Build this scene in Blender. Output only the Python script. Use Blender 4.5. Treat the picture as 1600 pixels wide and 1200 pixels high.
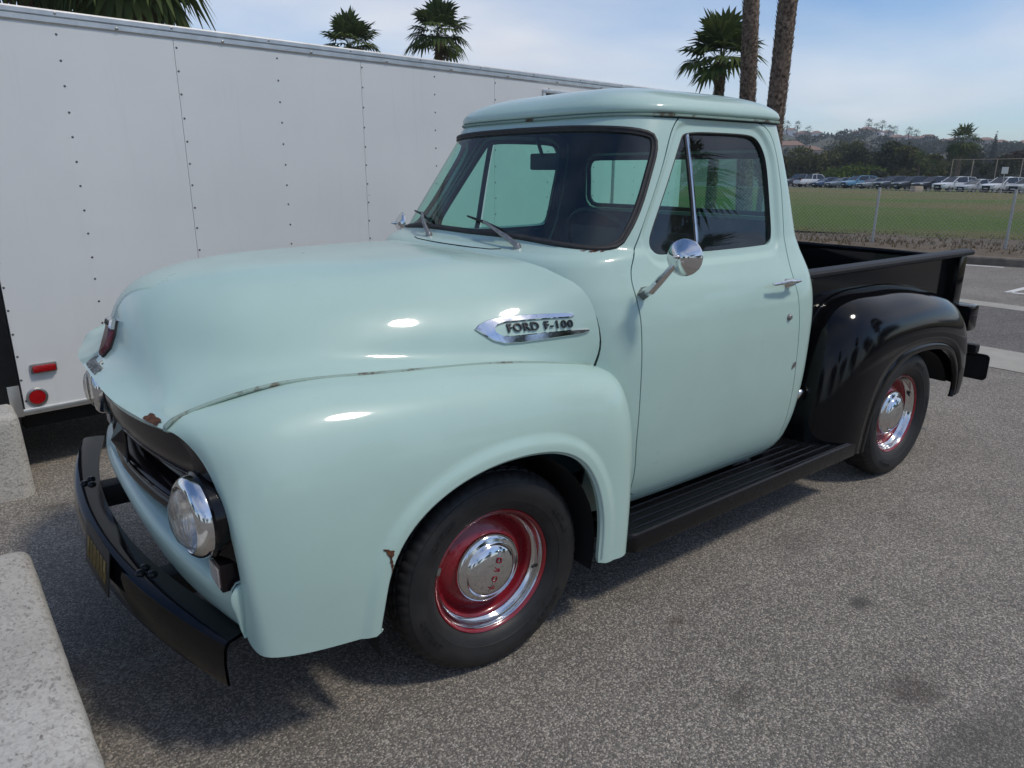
import bpy, bmesh, math, random
import numpy as np
from mathutils import Vector, Matrix, geometry
R = math.radians
for o in list(bpy.data.objects): bpy.data.objects.remove(o, do_unlink=True)
scn = bpy.context.scene
COL = scn.collection

# ------------------------------------------------------------------ camera
PITCH, ROLL, YAW = R(16.43), R(0.26), R(232.77)
_F = Vector((math.cos(YAW)*math.cos(PITCH), math.sin(YAW)*math.cos(PITCH), -math.sin(PITCH)))
_Rt = Vector((math.sin(YAW), -math.cos(YAW), 0)); _U = _Rt.cross(_F)
_R2 = _Rt*math.cos(ROLL)+_U*math.sin(ROLL); _U2 = -_Rt*math.sin(ROLL)+_U*math.cos(ROLL)
cd = bpy.data.cameras.new('camera'); cam = bpy.data.objects.new('camera', cd); COL.objects.link(cam)
CAMPOS = Vector((1.268, 2.604, 1.661))
cam.matrix_world = Matrix(((_R2.x, _U2.x, -_F.x, CAMPOS.x), (_R2.y, _U2.y, -_F.y, CAMPOS.y), (_R2.z, _U2.z, -_F.z, CAMPOS.z), (0, 0, 0, 1)))
cd.sensor_width = 36; cd.lens = 36*1129.25/1600; cd.clip_start = .05; cd.clip_end = 6000
scn.camera = cam

# ------------------------------------------------------------------ sun + sky
SUN = Vector((-.27, .49, .83)).normalized()
sl = bpy.data.lights.new('sun', 'SUN'); sl.energy = 1.5; sl.angle = R(7); sl.color = (1, .93, .82)
so = bpy.data.objects.new('sun', sl); COL.objects.link(so)
so.rotation_euler = SUN.to_track_quat('Z', 'Y').to_euler()
world = bpy.data.worlds.new('World'); scn.world = world; world.use_nodes = True
wt = world.node_tree; wt.nodes.clear()
def wn(t, **k):
    n = wt.nodes.new(t)
    for a, b in k.items(): setattr(n, a, b)
    return n
wo = wn('ShaderNodeOutputWorld'); bg = wn('ShaderNodeBackground'); bg.inputs['Strength'].default_value = .112
sky = wn('ShaderNodeTexSky', sky_type='NISHITA'); sky.sun_disc = False
sky.sun_elevation = math.asin(SUN.z); sky.sun_rotation = math.atan2(SUN.x, SUN.y)
sky.air_density = 1.0; sky.dust_density = 0.35; sky.ozone_density = 3.0; sky.altitude = 20
tc = wn('ShaderNodeTexCoord'); sx = wn('ShaderNodeSeparateXYZ')
wt.links.new(tc.outputs['Generated'], sx.inputs[0])
def wmath(op, a, b=None):
    n = wn('ShaderNodeMath', operation=op)
    for i, v in enumerate((a, b)):
        if v is None: continue
        if isinstance(v, (int, float)): n.inputs[i].default_value = v
        else: wt.links.new(v, n.inputs[i])
    return n.outputs[0]
zc = wmath('ADD', wmath('MAXIMUM', sx.outputs['Z'], 0.0), .16)
cx = wn('ShaderNodeCombineXYZ')
wt.links.new(wmath('DIVIDE', sx.outputs['X'], zc), cx.inputs[0]); wt.links.new(wmath('DIVIDE', sx.outputs['Y'], zc), cx.inputs[1])
cx.inputs[2].default_value = 13.3
n1 = wn('ShaderNodeTexNoise'); n1.inputs['Scale'].default_value = .55; n1.inputs['Detail'].default_value = 7; n1.inputs['Roughness'].default_value = .45; n1.inputs['Distortion'].default_value = .25
wt.links.new(cx.outputs[0], n1.inputs['Vector'])
rmp = wn('ShaderNodeValToRGB'); rmp.color_ramp.elements[0].position = .385; rmp.color_ramp.elements[1].position = .66
wt.links.new(n1.outputs['Fac'], rmp.inputs[0])
n2 = wn('ShaderNodeTexNoise'); n2.inputs['Scale'].default_value = 1.3; n2.inputs['Detail'].default_value = 5
wt.links.new(cx.outputs[0], n2.inputs['Vector'])
cr2 = wn('ShaderNodeValToRGB')
cr2.color_ramp.elements[0].position = .3; cr2.color_ramp.elements[0].color = (5.2, 5.35, 5.8, 1)
cr2.color_ramp.elements[1].position = .75; cr2.color_ramp.elements[1].color = (6.9, 6.9, 7.0, 1)
wt.links.new(n2.outputs['Fac'], cr2.inputs[0])
tint = wn('ShaderNodeMix', data_type='RGBA', blend_type='MULTIPLY'); tint.inputs[0].default_value = 1; tint.inputs[7].default_value = (.82, .90, 1.0, 1); wt.links.new(sky.outputs[0], tint.inputs[6])
mx = wn('ShaderNodeMix', data_type='RGBA')
wt.links.new(wmath('MULTIPLY', rmp.outputs[0], .85), mx.inputs[0]); wt.links.new(tint.outputs[2], mx.inputs[6]); wt.links.new(cr2.outputs[0], mx.inputs[7])
wt.links.new(mx.outputs[2], bg.inputs['Color']); wt.links.new(bg.outputs[0], wo.inputs[0])
scn.view_settings.view_transform = 'Standard'; scn.view_settings.look = 'None'
scn.view_settings.exposure = 0.32; scn.view_settings.gamma = 1.0; scn.view_settings.use_curve_mapping = False
scn.render.engine = 'CYCLES'
try: scn.cycles.max_bounces = 8; scn.cycles.transparent_max_bounces = 24
except Exception: pass
# ------------------------------------------------------------------ maths helpers
def nspline(t, P, tq):
    """natural cubic spline through P (n,k) at knots t, evaluated at tq"""
    t = np.asarray(t, float); P = np.asarray(P, float); tq = np.asarray(tq, float)
    n = len(t); h = np.diff(t)
    A = np.zeros((n, n)); B = np.zeros((n,) + P.shape[1:])
    A[0, 0] = A[-1, -1] = 1
    for i in range(1, n-1):
        A[i, i-1] = h[i-1]; A[i, i] = 2*(h[i-1]+h[i]); A[i, i+1] = h[i]
        B[i] = 6*((P[i+1]-P[i])/h[i] - (P[i]-P[i-1])/h[i-1])
    M = np.linalg.solve(A, B.reshape(n, -1)).reshape(B.shape)
    k = np.clip(np.searchsorted(t, tq, side='right')-1, 0, n-2)
    a = (t[k+1]-tq); b = (tq-t[k]); hk = h[k]
    sh = (-1,)+(1,)*(P.ndim-1)
    a = a.reshape(sh); b = b.reshape(sh); hk = hk.reshape(sh)
    return (M[k]*a**3+M[k+1]*b**3)/(6*hk) + (P[k]/hk-M[k]*hk/6)*a + (P[k+1]/hk-M[k+1]*hk/6)*b

def pchip(t, P, tq):
    """monotone cubic through scalar data"""
    t = np.asarray(t, float); P = np.asarray(P, float); tq = np.asarray(tq, float)
    h = np.diff(t); d = np.diff(P)/h; n = len(t)
    m = np.zeros(n)
    for i in range(1, n-1):
        if d[i-1]*d[i] > 0:
            w1 = 2*h[i]+h[i-1]; w2 = h[i]+2*h[i-1]
            m[i] = (w1+w2)/(w1/d[i-1]+w2/d[i])
    m[0] = d[0]; m[-1] = d[-1]
    k = np.clip(np.searchsorted(t, tq, side='right')-1, 0, n-2)
    s = (tq-t[k])/h[k]
    return ((1+2*s)*(1-s)**2)*P[k] + s*(1-s)**2*h[k]*m[k] + s*s*(3-2*s)*P[k+1] + s*s*(s-1)*h[k]*m[k+1]

class Loft:
    """interpolating spline surface through rows of control points, u along rows, v across"""
    def __init__(self, rows):
        self.R = np.asarray(rows, float)
        du = np.linalg.norm(np.diff(self.R, axis=0), axis=2).mean(1)
        dv = np.linalg.norm(np.diff(self.R, axis=1), axis=2).mean(0)
        self.tu = np.r_[0, np.cumsum(du)]; self.tv = np.r_[0, np.cumsum(dv)]
        self.U = self.tu[-1]; self.V = self.tv[-1]
    def __call__(self, u, v):
        u = np.atleast_1d(u).astype(float); v = np.atleast_1d(v).astype(float)
        out = np.zeros((len(u), 3))
        # evaluate on unique u to keep it cheap
        uu, inv = np.unique(np.round(u, 6), return_inverse=True)
        C = nspline(self.tu, self.R, uu)              # (nu, nv, 3)
        vv, inv2 = np.unique(np.round(v, 6), return_inverse=True)
        W = nspline(self.tv, np.eye(len(self.tv)), vv)  # (nvq, nv)
        return np.einsum('ij,ijk->ik', W[inv2], C[inv])

def smooth_closed(P, n=120):
    """closed periodic spline (via padding) resampled to n points"""
    P = np.asarray(P, float); k = len(P)
    Q = np.vstack([P[-4:], P, P[:4]])
    t = np.r_[0, np.cumsum(np.sqrt(np.linalg.norm(np.diff(Q, axis=0), axis=1)+1e-9))]
    return nspline(t, Q, np.linspace(t[4], t[4+k], n, endpoint=False))

def smooth_open(P, n=60):
    P = np.asarray(P, float)
    t = np.r_[0, np.cumsum(np.linalg.norm(np.diff(P, axis=0), axis=1))]
    return nspline(t, P, np.linspace(0, t[-1], n))

def round_poly(P, r, n=6):
    """closed polygon with rounded corners; r a number or list"""
    P = np.asarray(P, float); k = len(P); out = []
    rr = r if hasattr(r, '__len__') else [r]*k
    for i in range(k):
        a, b, c = P[i-1], P[i], P[(i+1) % k]
        u = a-b; lu = np.linalg.norm(u); u = u/lu
        w = c-b; lw = np.linalg.norm(w); w = w/lw
        ri = min(rr[i], lu*.48, lw*.48)
        if ri < 1e-5: out.append(b); continue
        p0 = b+u*ri; p2 = b+w*ri
        for t in np.linspace(0, 1, n+1):
            # conic close to a circle arc
            wgt = .75
            den = (1-t)**2+2*t*(1-t)*wgt+t*t
            out.append(((1-t)**2*p0+2*t*(1-t)*wgt*b+t*t*p2)/den)
    return np.array(out)

def resample(P, step, closed=True):
    P = np.asarray(P, float)
    Q = np.vstack([P, P[:1]]) if closed else P
    out = []
    for i in range(len(Q)-1):
        d = np.linalg.norm(Q[i+1]-Q[i]); k = max(1, int(math.ceil(d/step)))
        for j in range(k): out.append(Q[i]+(Q[i+1]-Q[i])*j/k)
    if not closed: out.append(Q[-1])
    return np.array(out)

def inside(P, poly):
    P = np.asarray(P, float); x = P[:, 0]; y = P[:, 1]; c = np.zeros(len(P), bool)
    n = len(poly)
    for i in range(n):
        x0, y0 = poly[i]; x1, y1 = poly[(i+1) % n]
        if y0 == y1: continue
        m = ((y0 > y) != (y1 > y)) & (x < (x1-x0)*(y-y0)/(y1-y0)+x0)
        c ^= m
    return c

def dist_poly(P, poly, closed=True):
    P = np.asarray(P, float); A = np.asarray(poly, float)
    B = np.roll(A, -1, 0)
    if not closed: A, B = A[:-1], B[:-1]
    d = np.full(len(P), 1e9)
    for a, b in zip(A, B):
        ab = b-a; L = ab@ab+1e-12
        t = np.clip(((P-a)@ab)/L, 0, 1)
        d = np.minimum(d, np.linalg.norm(P-a-t[:, None]*ab, axis=1))
    return d

def sstep(a, b, x):
    t = np.clip((np.asarray(x, float)-a)/(b-a), 0, 1); return t*t*(3-2*t)

# ------------------------------------------------------------------ cab shell surface S(s, q)
# s: 0 front centre .. 1 side .. 2 rear of side .. 3 rear centre (negative = other side); q: height parameter
_CQ = np.array([
 # q     z      w     xf     a     xr
 [.36,  .36,  .745, -.33,  .89, -1.815],
 [.40,  .40,  .785, -.33,  .89, -1.83],
 [.46,  .46,  .815, -.33,  .89, -1.85],
 [.60,  .60,  .850, -.33,  .89, -1.865],
 [.80,  .80,  .872, -.33,  .89, -1.87],
 [1.0,  1.0,  .878, -.33,  .89, -1.87],
 [1.12, 1.12, .870, -.33,  .89, -1.868],
 [1.22, 1.22, .846, -.33,  .88, -1.862],
 [1.29, 1.287, .815, -.335, .87, -1.850],
 [1.34, 1.332, .794, -.345, .86, -1.838],
 [1.38, 1.359, .784, -.37,  .84, -1.832],
 [1.42, 1.374, .778, -.405, .82, -1.828],
 [1.46, 1.388, .773, -.450, .80, -1.825],
 [1.52, 1.436, .762, -.480, .78, -1.82],
 [1.70, 1.612, .722, -.598, .70, -1.80],
 [1.88, 1.790, .676, -.715, .63, -1.775],
 [1.98, 1.890, .645, -.778, .60, -1.76]])
_N = 5.0; _AR = .30
def _ref():
    h = np.linspace(0, .5**(1/_N), 1500)
    f = np.r_[np.arcsin(h**(_N/2)), math.pi/2-np.arcsin(h[::-1][1:]**(_N/2))]
    c = np.maximum(np.cos(f), 0)**(2/_N); s = np.maximum(np.sin(f), 0)**(2/_N)
    L = np.r_[0, np.cumsum(np.hypot(np.diff(.8*c), np.diff(.8*s)))]
    L2 = np.r_[0, np.cumsum(np.hypot(np.diff(_AR*c), np.diff(.8*s)))]
    return f, L/L[-1], L2/L2[-1]
_F, _LF, _LR = _ref()
def cab_par(q):
    q = np.asarray(q, float)
    return [pchip(_CQ[:, 0], _CQ[:, k], q) for k in range(1, 6)]
def S(s, q):
    s = np.atleast_1d(s).astype(float); q = np.atleast_1d(q).astype(float)
    z, w, xf, a, xr = cab_par(q)
    sg = np.sign(s); t = np.abs(s)
    f1 = np.interp(np.clip(t, 0, 1), _LF, _F)
    xm = xf-a; xn = xr+_AR
    X = np.where(t <= 1, xm+a*np.maximum(np.cos(f1), 0)**(2/_N), xm+(xn-xm)*(np.clip(t, 1, 2)-1))
    Yv = np.where(t <= 1, w*np.maximum(np.sin(f1), 0)**(2/_N), w)
    f2 = np.interp(np.clip(3-t, 0, 1), _LR, _F)
    X = np.where(t > 2, xn-_AR*np.maximum(np.cos(f2), 0)**(2/_N), X)
    Yv = np.where(t > 2, w*np.maximum(np.sin(f2), 0)**(2/_N), Yv)
    return np.stack([X, sg*Yv, z], 1)
def q_of_z(z):
    qq = np.linspace(.36, 1.98, 3000); zz = pchip(_CQ[:, 0], _CQ[:, 1], qq)
    return np.interp(z, zz, qq)
def s_of_xq(x, q):
    z, w, xf, a, xr = cab_par(q); xm = xf-a; xn = xr+_AR
    x = np.asarray(x, float)
    t = np.clip((x-xm)/a, 1e-9, 1)
    yy = (1-t**_N)**(1/_N)
    f = np.arctan2(np.maximum(yy, 1e-9)**(_N/2), t**(_N/2))
    s1 = np.interp(f, _F, _LF)
    s2 = 1+np.clip((x-xm)/np.minimum(xn-xm, -1e-6), 0, 1)
    t3 = np.clip((xn-x)/_AR, 1e-9, 1); y3 = (1-t3**_N)**(1/_N)
    f3 = np.arctan2(np.maximum(y3, 1e-9)**(_N/2), t3**(_N/2))
    s3 = 3-np.interp(f3, _F, _LR)
    return np.where(x > xm, s1, np.where(x > xn, s2, s3))
def s_of_yq(y, q, rear=False):
    """s on the front (or rear) face for a given |y|"""
    z, w, xf, a, xr = cab_par(q)
    t = np.clip(np.abs(y)/w, 0, 1)
    xx = (1-t**_N)**(1/_N)
    f = np.arctan2(t**(_N/2), np.maximum(xx, 1e-9)**(_N/2))
    s = 3-np.interp(f, _F, _LR) if rear else np.interp(f, _F, _LF)
    return np.sign(y)*s
# ------------------------------------------------------------------ body surfaces (metres, x forward from the front axle, y left, z up)
def SX(x, z, sg=1):
    q = q_of_z(z); return S(sg*s_of_xq(x, q), q)
def hood_rear():
    pts = []
    for y, q in ((0, 1.372), (.22, 1.372), (.42, 1.366), (.58, 1.345)):
        pts.append(S(s_of_yq(np.array([y+1e-6]), np.array([q])), np.array([q]))[0])
    for x, z in ((-.462, 1.268), (-.492, 1.165), (-.497, 1.07), (-.478, .992)):
        pts.append(SX(np.array([x]), np.array([z]))[0])
    return np.array(pts)
_hr = hood_rear()
HOOD_HALF = [
 [tuple(p) for p in _hr],
 [(-.22, 0, 1.370), (-.22, .22, 1.366), (-.22, .405, 1.352), (-.225, .555, 1.302), (-.235, .66, 1.225), (-.24, .718, 1.14), (-.24, .735, 1.075), (-.23, .755, 1.035)],
 [(.12, 0, 1.373), (.12, .215, 1.367), (.12, .385, 1.348), (.12, .525, 1.295), (.12, .615, 1.222), (.12, .665, 1.15), (.12, .69, 1.10), (.12, .727, 1.068)],
 [(.46, 0, 1.367), (.46, .20, 1.362), (.46, .355, 1.330), (.46, .48, 1.275), (.46, .56, 1.206), (.46, .608, 1.145), (.46, .648, 1.110), (.46, .710, 1.092)],
 [(.70, 0, 1.342), (.70, .175, 1.330), (.70, .31, 1.293), (.70, .415, 1.235), (.70, .49, 1.170), (.70, .545, 1.125), (.70, .61, 1.100), (.70, .695, 1.092)],
 [(.835, 0, 1.290), (.83, .15, 1.275), (.82, .265, 1.235), (.81, .355, 1.180), (.805, .43, 1.130), (.805, .50, 1.100), (.812, .575, 1.072), (.83, .672, 1.062)],
 [(.895, 0, 1.205), (.888, .14, 1.193), (.878, .25, 1.160), (.868, .34, 1.118), (.866, .42, 1.085), (.868, .49, 1.067), (.872, .572, 1.050), (.885, .665, 1.044)],
 [(.930, 0, 1.105), (.925, .14, 1.098), (.917, .255, 1.080), (.910, .345, 1.060), (.907, .425, 1.045), (.907, .50, 1.039), (.909, .58, 1.037), (.905, .668, 1.036)],
 [(1.000, 0, 1.040), (.999, .145, 1.037), (.994, .27, 1.030), (.984, .36, 1.024), (.970, .44, 1.020), (.954, .515, 1.017), (.940, .59, 1.016), (.924, .662, 1.018)],
]
def mirror_rows(H):
    return [[(x, -y, z) for x, y, z in r[:0:-1]]+list(r) for r in H]
HOOD = Loft(mirror_rows(HOOD_HALF))
FENDER = Loft([
 [(-.500, .755, .985), (-.560, .79, .952), (-.602, .81, .885), (-.620, .82, .79), (-.622, .82, .65), (-.615, .82, .48), (-.60, .82, .30)],
 [(-.455, .772, 1.003), (-.505, .835, .975), (-.535, .885, .908), (-.548, .915, .80), (-.552, .93, .65), (-.548, .935, .48), (-.54, .935, .295)],
 [(-.33, .765, 1.025), (-.345, .835, 1.010), (-.365, .900, .958), (-.38, .940, .86), (-.385, .955, .70), (-.39, .957, .50), (-.39, .955, .31)],
 [(0, .738, 1.064), (0, .815, 1.054), (0, .890, 1.008), (0, .943, .905), (0, .960, .75), (0, .960, .56), (0, .955, .35)],
 [(.40, .717, 1.090), (.40, .79, 1.082), (.40, .868, 1.038), (.40, .928, .94), (.40, .955, .78), (.40, .958, .58), (.40, .948, .375)],
 [(.65, .703, 1.094), (.655, .770, 1.086), (.66, .842, 1.040), (.665, .902, .95), (.672, .937, .80), (.665, .948, .60), (.645, .938, .395)],
 [(.82, .677, 1.064), (.815, .735, 1.056), (.808, .805, 1.020), (.802, .860, .935), (.797, .903, .80), (.785, .920, .62), (.765, .918, .41)],
 [(.897, .665, 1.040), (.884, .708, 1.031), (.866, .765, .995), (.848, .815, .920), (.836, .866, .80), (.824, .892, .635), (.81, .885, .42)],
 [(.924, .664, 1.014), (.906, .692, 1.012), (.878, .745, .980), (.853, .798, .912), (.838, .838, .80), (.828, .866, .64), (.825, .845, .425)],
])
ARCH_F = np.array([(.480, .30), (.479, .361), (.462, .47), (.440, .566), (.380, .668), (.250, .758), (.063, .803), (-.088, .798), (-.200, .770), (-.289, .712), (-.350, .610), (-.380, .462), (-.379, .33), (-.377, .26)])
def arch_f(n=70): return smooth_open(ARCH_F, n)
DOOR = np.array([(-1.035, 1.866), (-.912, 1.714), (-.776, 1.498), (-.700, 1.385), (-.655, 1.318), (-.643, 1.255), (-.649, 1.175), (-.653, 1.055), (-.661, .81), (-.670, .65), (-.690, .50), (-.716, .424),
  (-1.2, .418), (-1.60, .422), (-1.66, .46), (-1.672, .56), (-1.652, .797), (-1.628, 1.038), (-1.608, 1.165), (-1.592, 1.24), (-1.598, 1.312), (-1.606, 1.42), (-1.616, 1.60), (-1.604, 1.76), (-1.575, 1.825), (-1.51, 1.855), (-1.3, 1.866)])
WIN = np.array([(-1.045, 1.802), (-1.25, 1.812), (-1.43, 1.810), (-1.500, 1.792), (-1.538, 1.735), (-1.546, 1.66), (-1.540, 1.52), (-1.532, 1.41), (-1.515, 1.374), (-1.47, 1.364), (-1.135, 1.360), (-.86, 1.362), (-.795, 1.372), (-.782, 1.405), (-.805, 1.458), (-.908, 1.615), (-1.015, 1.778)])
WS_HALF = np.array([(0, 1.488), (.14, 1.490), (.273, 1.488), (.38, 1.477), (.488, 1.462), (.540, 1.462), (.572, 1.482), (.588, 1.52), (.606, 1.62), (.613, 1.763), (.610, 1.845), (.594, 1.880), (.56, 1.897), (.452, 1.912), (.30, 1.920), (.141, 1.923), (0, 1.924)])
# ------------------------------------------------------------------ materials
M = {}
class NT:
    def __init__(self, name):
        self.m = bpy.data.materials.new(name); self.m.use_nodes = True
        self.t = self.m.node_tree; self.t.nodes.clear()
        self.out = self.n('ShaderNodeOutputMaterial'); M[name] = self.m
    def n(self, t, **k):
        o = self.t.nodes.new(t)
        for a, b in k.items(): setattr(o, a, b)
        return o
    def link(self, a, b): self.t.links.new(a, b)
    def val(self, sock, v):
        if isinstance(v, bpy.types.NodeSocket): self.link(v, sock)
        elif isinstance(v, tuple) and len(v) == 3 and sock.type == 'RGBA': sock.default_value = (*v, 1)
        else: sock.default_value = v
    def bsdf(self, **k):
        b = self.n('ShaderNodeBsdfPrincipled')
        for a, v in k.items(): self.val(b.inputs[a.replace('_', ' ')], v)
        self.link(b.outputs[0], self.out.inputs[0]); self.b = b
        return b
    def coord(self, kind='Object'): return self.n('ShaderNodeTexCoord').outputs[kind]
    def noise(self, scale, detail=4, rough=.55, vec=None, dist=0):
        o = self.n('ShaderNodeTexNoise'); o.inputs['Scale'].default_value = scale; o.inputs['Detail'].default_value = detail
        o.inputs['Roughness'].default_value = rough; o.inputs['Distortion'].default_value = dist
        if vec is not None: self.link(vec, o.inputs['Vector'])
        return o.outputs['Fac']
    def vor(self, scale, vec=None, out='Color', feature='F1', rnd=1):
        o = self.n('ShaderNodeTexVoronoi', feature=feature); o.inputs['Scale'].default_value = scale; o.inputs['Randomness'].default_value = rnd
        if vec is not None: self.link(vec, o.inputs['Vector'])
        return o.outputs[out]
    def ramp(self, fac, stops):
        o = self.n('ShaderNodeValToRGB'); e = o.color_ramp.elements
        while len(e) < len(stops): e.new(.5)
        for i, (p, c) in enumerate(stops):
            e[i].position = p; e[i].color = (*c, 1) if isinstance(c, tuple) else (c, c, c, 1)
        self.link(fac, o.inputs[0]); return o.outputs[0]
    def mix(self, fac, a, b, mode='MIX'):
        o = self.n('ShaderNodeMix', data_type='RGBA', blend_type=mode)
        self.val(o.inputs[0], fac); self.val(o.inputs[6], a); self.val(o.inputs[7], b)
        return o.outputs[2]
    def math(self, op, a, b=0.0):
        o = self.n('ShaderNodeMath', operation=op); self.val(o.inputs[0], a); self.val(o.inputs[1], b); return o.outputs[0]
    def bump(self, h, strength=.2, dist=.01):
        o = self.n('ShaderNodeBump'); o.inputs['Strength'].default_value = strength; o.inputs['Distance'].default_value = dist
        self.link(h, o.inputs['Height']); self.link(o.outputs[0], self.b.inputs['Normal'])
    def mapping(self, vec, scale=(1, 1, 1), rot=(0, 0, 0), loc=(0, 0, 0)):
        o = self.n('ShaderNodeMapping'); o.inputs['Scale'].default_value = scale; o.inputs['Rotation'].default_value = rot; o.inputs['Location'].default_value = loc
        self.link(vec, o.inputs['Vector']); return o.outputs[0]

def paint(name, col, var=.04, rough=.28, coat=.8, coat_rough=.05, dirt=(.25, .22, .18), dirt_amt=.12, metallic=0, wav=.0, ior=1.5, spec=.5):
    t = NT(name); v = t.coord()
    c2 = tuple(x*(1-var*3) for x in col); c3 = tuple(min(1, x*(1+var)) for x in col)
    c = t.mix(t.ramp(t.noise(2.2, 5, .6, v), [(.3, 0), (.7, 1)]), c2 if var else col, c3)
    d = t.ramp(t.noise(26, 8, .7, v), [(.58, 0), (.78, 1)])
    c = t.mix(t.math('MULTIPLY', d, dirt_amt), c, dirt)
    t.bsdf(Base_Color=c, Roughness=t.ramp(t.noise(7, 5, .6, v), [(.3, rough*.8), (.75, rough*1.25)]), Metallic=metallic, Coat_Weight=coat, Coat_Roughness=coat_rough, IOR=ior, Specular_IOR_Level=spec)
    if wav: t.bump(t.noise(3.2, 2, .5, v), wav, .02)
    return t
def plain(name, col, rough=.5, metallic=0, var=.15, scale=20, bump=0, bscale=60, **k):
    t = NT(name); v = t.coord()
    c = t.mix(t.ramp(t.noise(scale, 5, .6, v), [(.3, 0), (.7, 1)]), tuple(x*(1-var) for x in col), tuple(min(1, x*(1+var)) for x in col))
    t.bsdf(Base_Color=c, Roughness=rough, Metallic=metallic, **k)
    if bump: t.bump(t.noise(bscale, 4, .6, v), bump, .004)
    return t

MINT = (.425, .580, .520)
paint('mint_paint', MINT, var=.02, rough=.34, coat=.55, coat_rough=.055, dirt=(.30, .36, .32), dirt_amt=.12, wav=.12, spec=.18)
paint('black_paint', (.004, .004, .005), var=0, rough=.085, coat=0, coat_rough=.03, dirt=(.05, .045, .04), dirt_amt=.08, wav=.03, ior=1.36)
paint('dark_grille_paint', (.010, .006, .007), var=0, rough=.20, coat=.0, coat_rough=.05, dirt=(.06, .05, .05), dirt_amt=.15, ior=1.33)
paint('red_paint', (.22, .006, .014), var=.03, rough=.25, coat=.6, coat_rough=.06, dirt=(.05, .02, .02), dirt_amt=.3)
# rusted body seam
t = NT('rusty_seam'); v = t.coord()
f = t.ramp(t.noise(9, 8, .7, v), [(.53, 0), (.62, 1)])
c = t.mix(f, (.26, .36, .31), t.mix(t.noise(40, 4, .6, v), (.030, .012, .006), (.10, .045, .016)))
t.bsdf(Base_Color=c, Roughness=.7); t.bump(t.noise(120, 4, .6, v), .4, .003)
t = NT('rust'); v = t.coord()
t.bsdf(Base_Color=t.mix(t.ramp(t.noise(70, 6, .7, v), [(.35, 0), (.65, 1)]), (.035, .012, .006), (.16, .06, .025)), Roughness=.9); t.bump(t.noise(150, 5, .7, v), .8, .006)
t = NT('rubber'); v = t.coord()
t.bsdf(Base_Color=t.mix(t.ramp(t.noise(30, 5, .6, v), [(.4, 0), (.75, 1)]), (.012, .012, .013), (.028, .027, .027)), Roughness=.62); t.bump(t.noise(240, 3, .6, v), .08, .002)
t = NT('tyre_rubber'); v = t.coord()
t.bsdf(Base_Color=t.mix(t.ramp(t.noise(11, 7, .65, v), [(.35, 0), (.75, 1)]), (.008, .008, .009), (.024, .023, .022)), Roughness=t.ramp(t.noise(6, 4, .5, v), [(.3, .5), (.7, .72)])); t.bump(t.noise(300, 3, .6, v), .10, .002)
t = NT('chrome'); v = t.coord()
t.bsdf(Base_Color=t.mix(t.ramp(t.noise(45, 6, .7, v), [(.55, 0), (.8, 1)]), (.72, .72, .72), (.40, .38, .36)), Metallic=1.0, Roughness=t.ramp(t.noise(18, 5, .6, v), [(.35, .05), (.8, .20)]))
plain('worn_metal', (.32, .31, .30), rough=.42, metallic=.9, var=.3, scale=40)
plain('aluminium', (.62, .61, .58), rough=.36, metallic=.85, var=.12, scale=12)
plain('black_matte', (.010, .010, .011), rough=.5, var=.3, scale=40, Specular_IOR_Level=.25)
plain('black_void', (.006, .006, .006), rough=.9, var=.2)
t = NT('running_board_black'); v = t.coord()
t.bsdf(Base_Color=t.mix(t.ramp(t.noise(60, 8, .75, v), [(.60, 0), (.80, 1)]), (.005, .005, .006), (.06, .056, .05)), Roughness=t.ramp(t.noise(14, 5, .6, v), [(.35, .14), (.7, .34)]), IOR=1.4)
plain('cab_lining', (.022, .026, .032), rough=.75, var=.15, scale=8)
plain('seat_vinyl', (.020, .022, .028), rough=.55, var=.2, scale=14, bump=.1, bscale=120)
plain('dash_paint', (.035, .05, .048), rough=.4, var=.1)
t = NT('red_lens'); v = t.coord()
t.bsdf(Base_Color=t.mix(t.vor(160, v, 'Distance'), (.42, .006, .008), (.25, .004, .006)), Roughness=.22, Coat_Weight=.5)
plain('amber_lens', (.42, .36, .32), rough=.25, var=.2, scale=60, Coat_Weight=.6)
plain('reflector_metal', (.75, .74, .72), rough=.12, metallic=1, var=.05)
plain('plate_black', (.010, .010, .012), rough=.5, var=.3)
plain('plate_gold', (.20, .135, .04), rough=.6, var=.3, scale=50)
plain('letter_black', (.012, .014, .016), rough=.4, var=.2)
plain('maroon_enamel', (.10, .010, .022), rough=.2, var=.3, Coat_Weight=.6)

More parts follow.
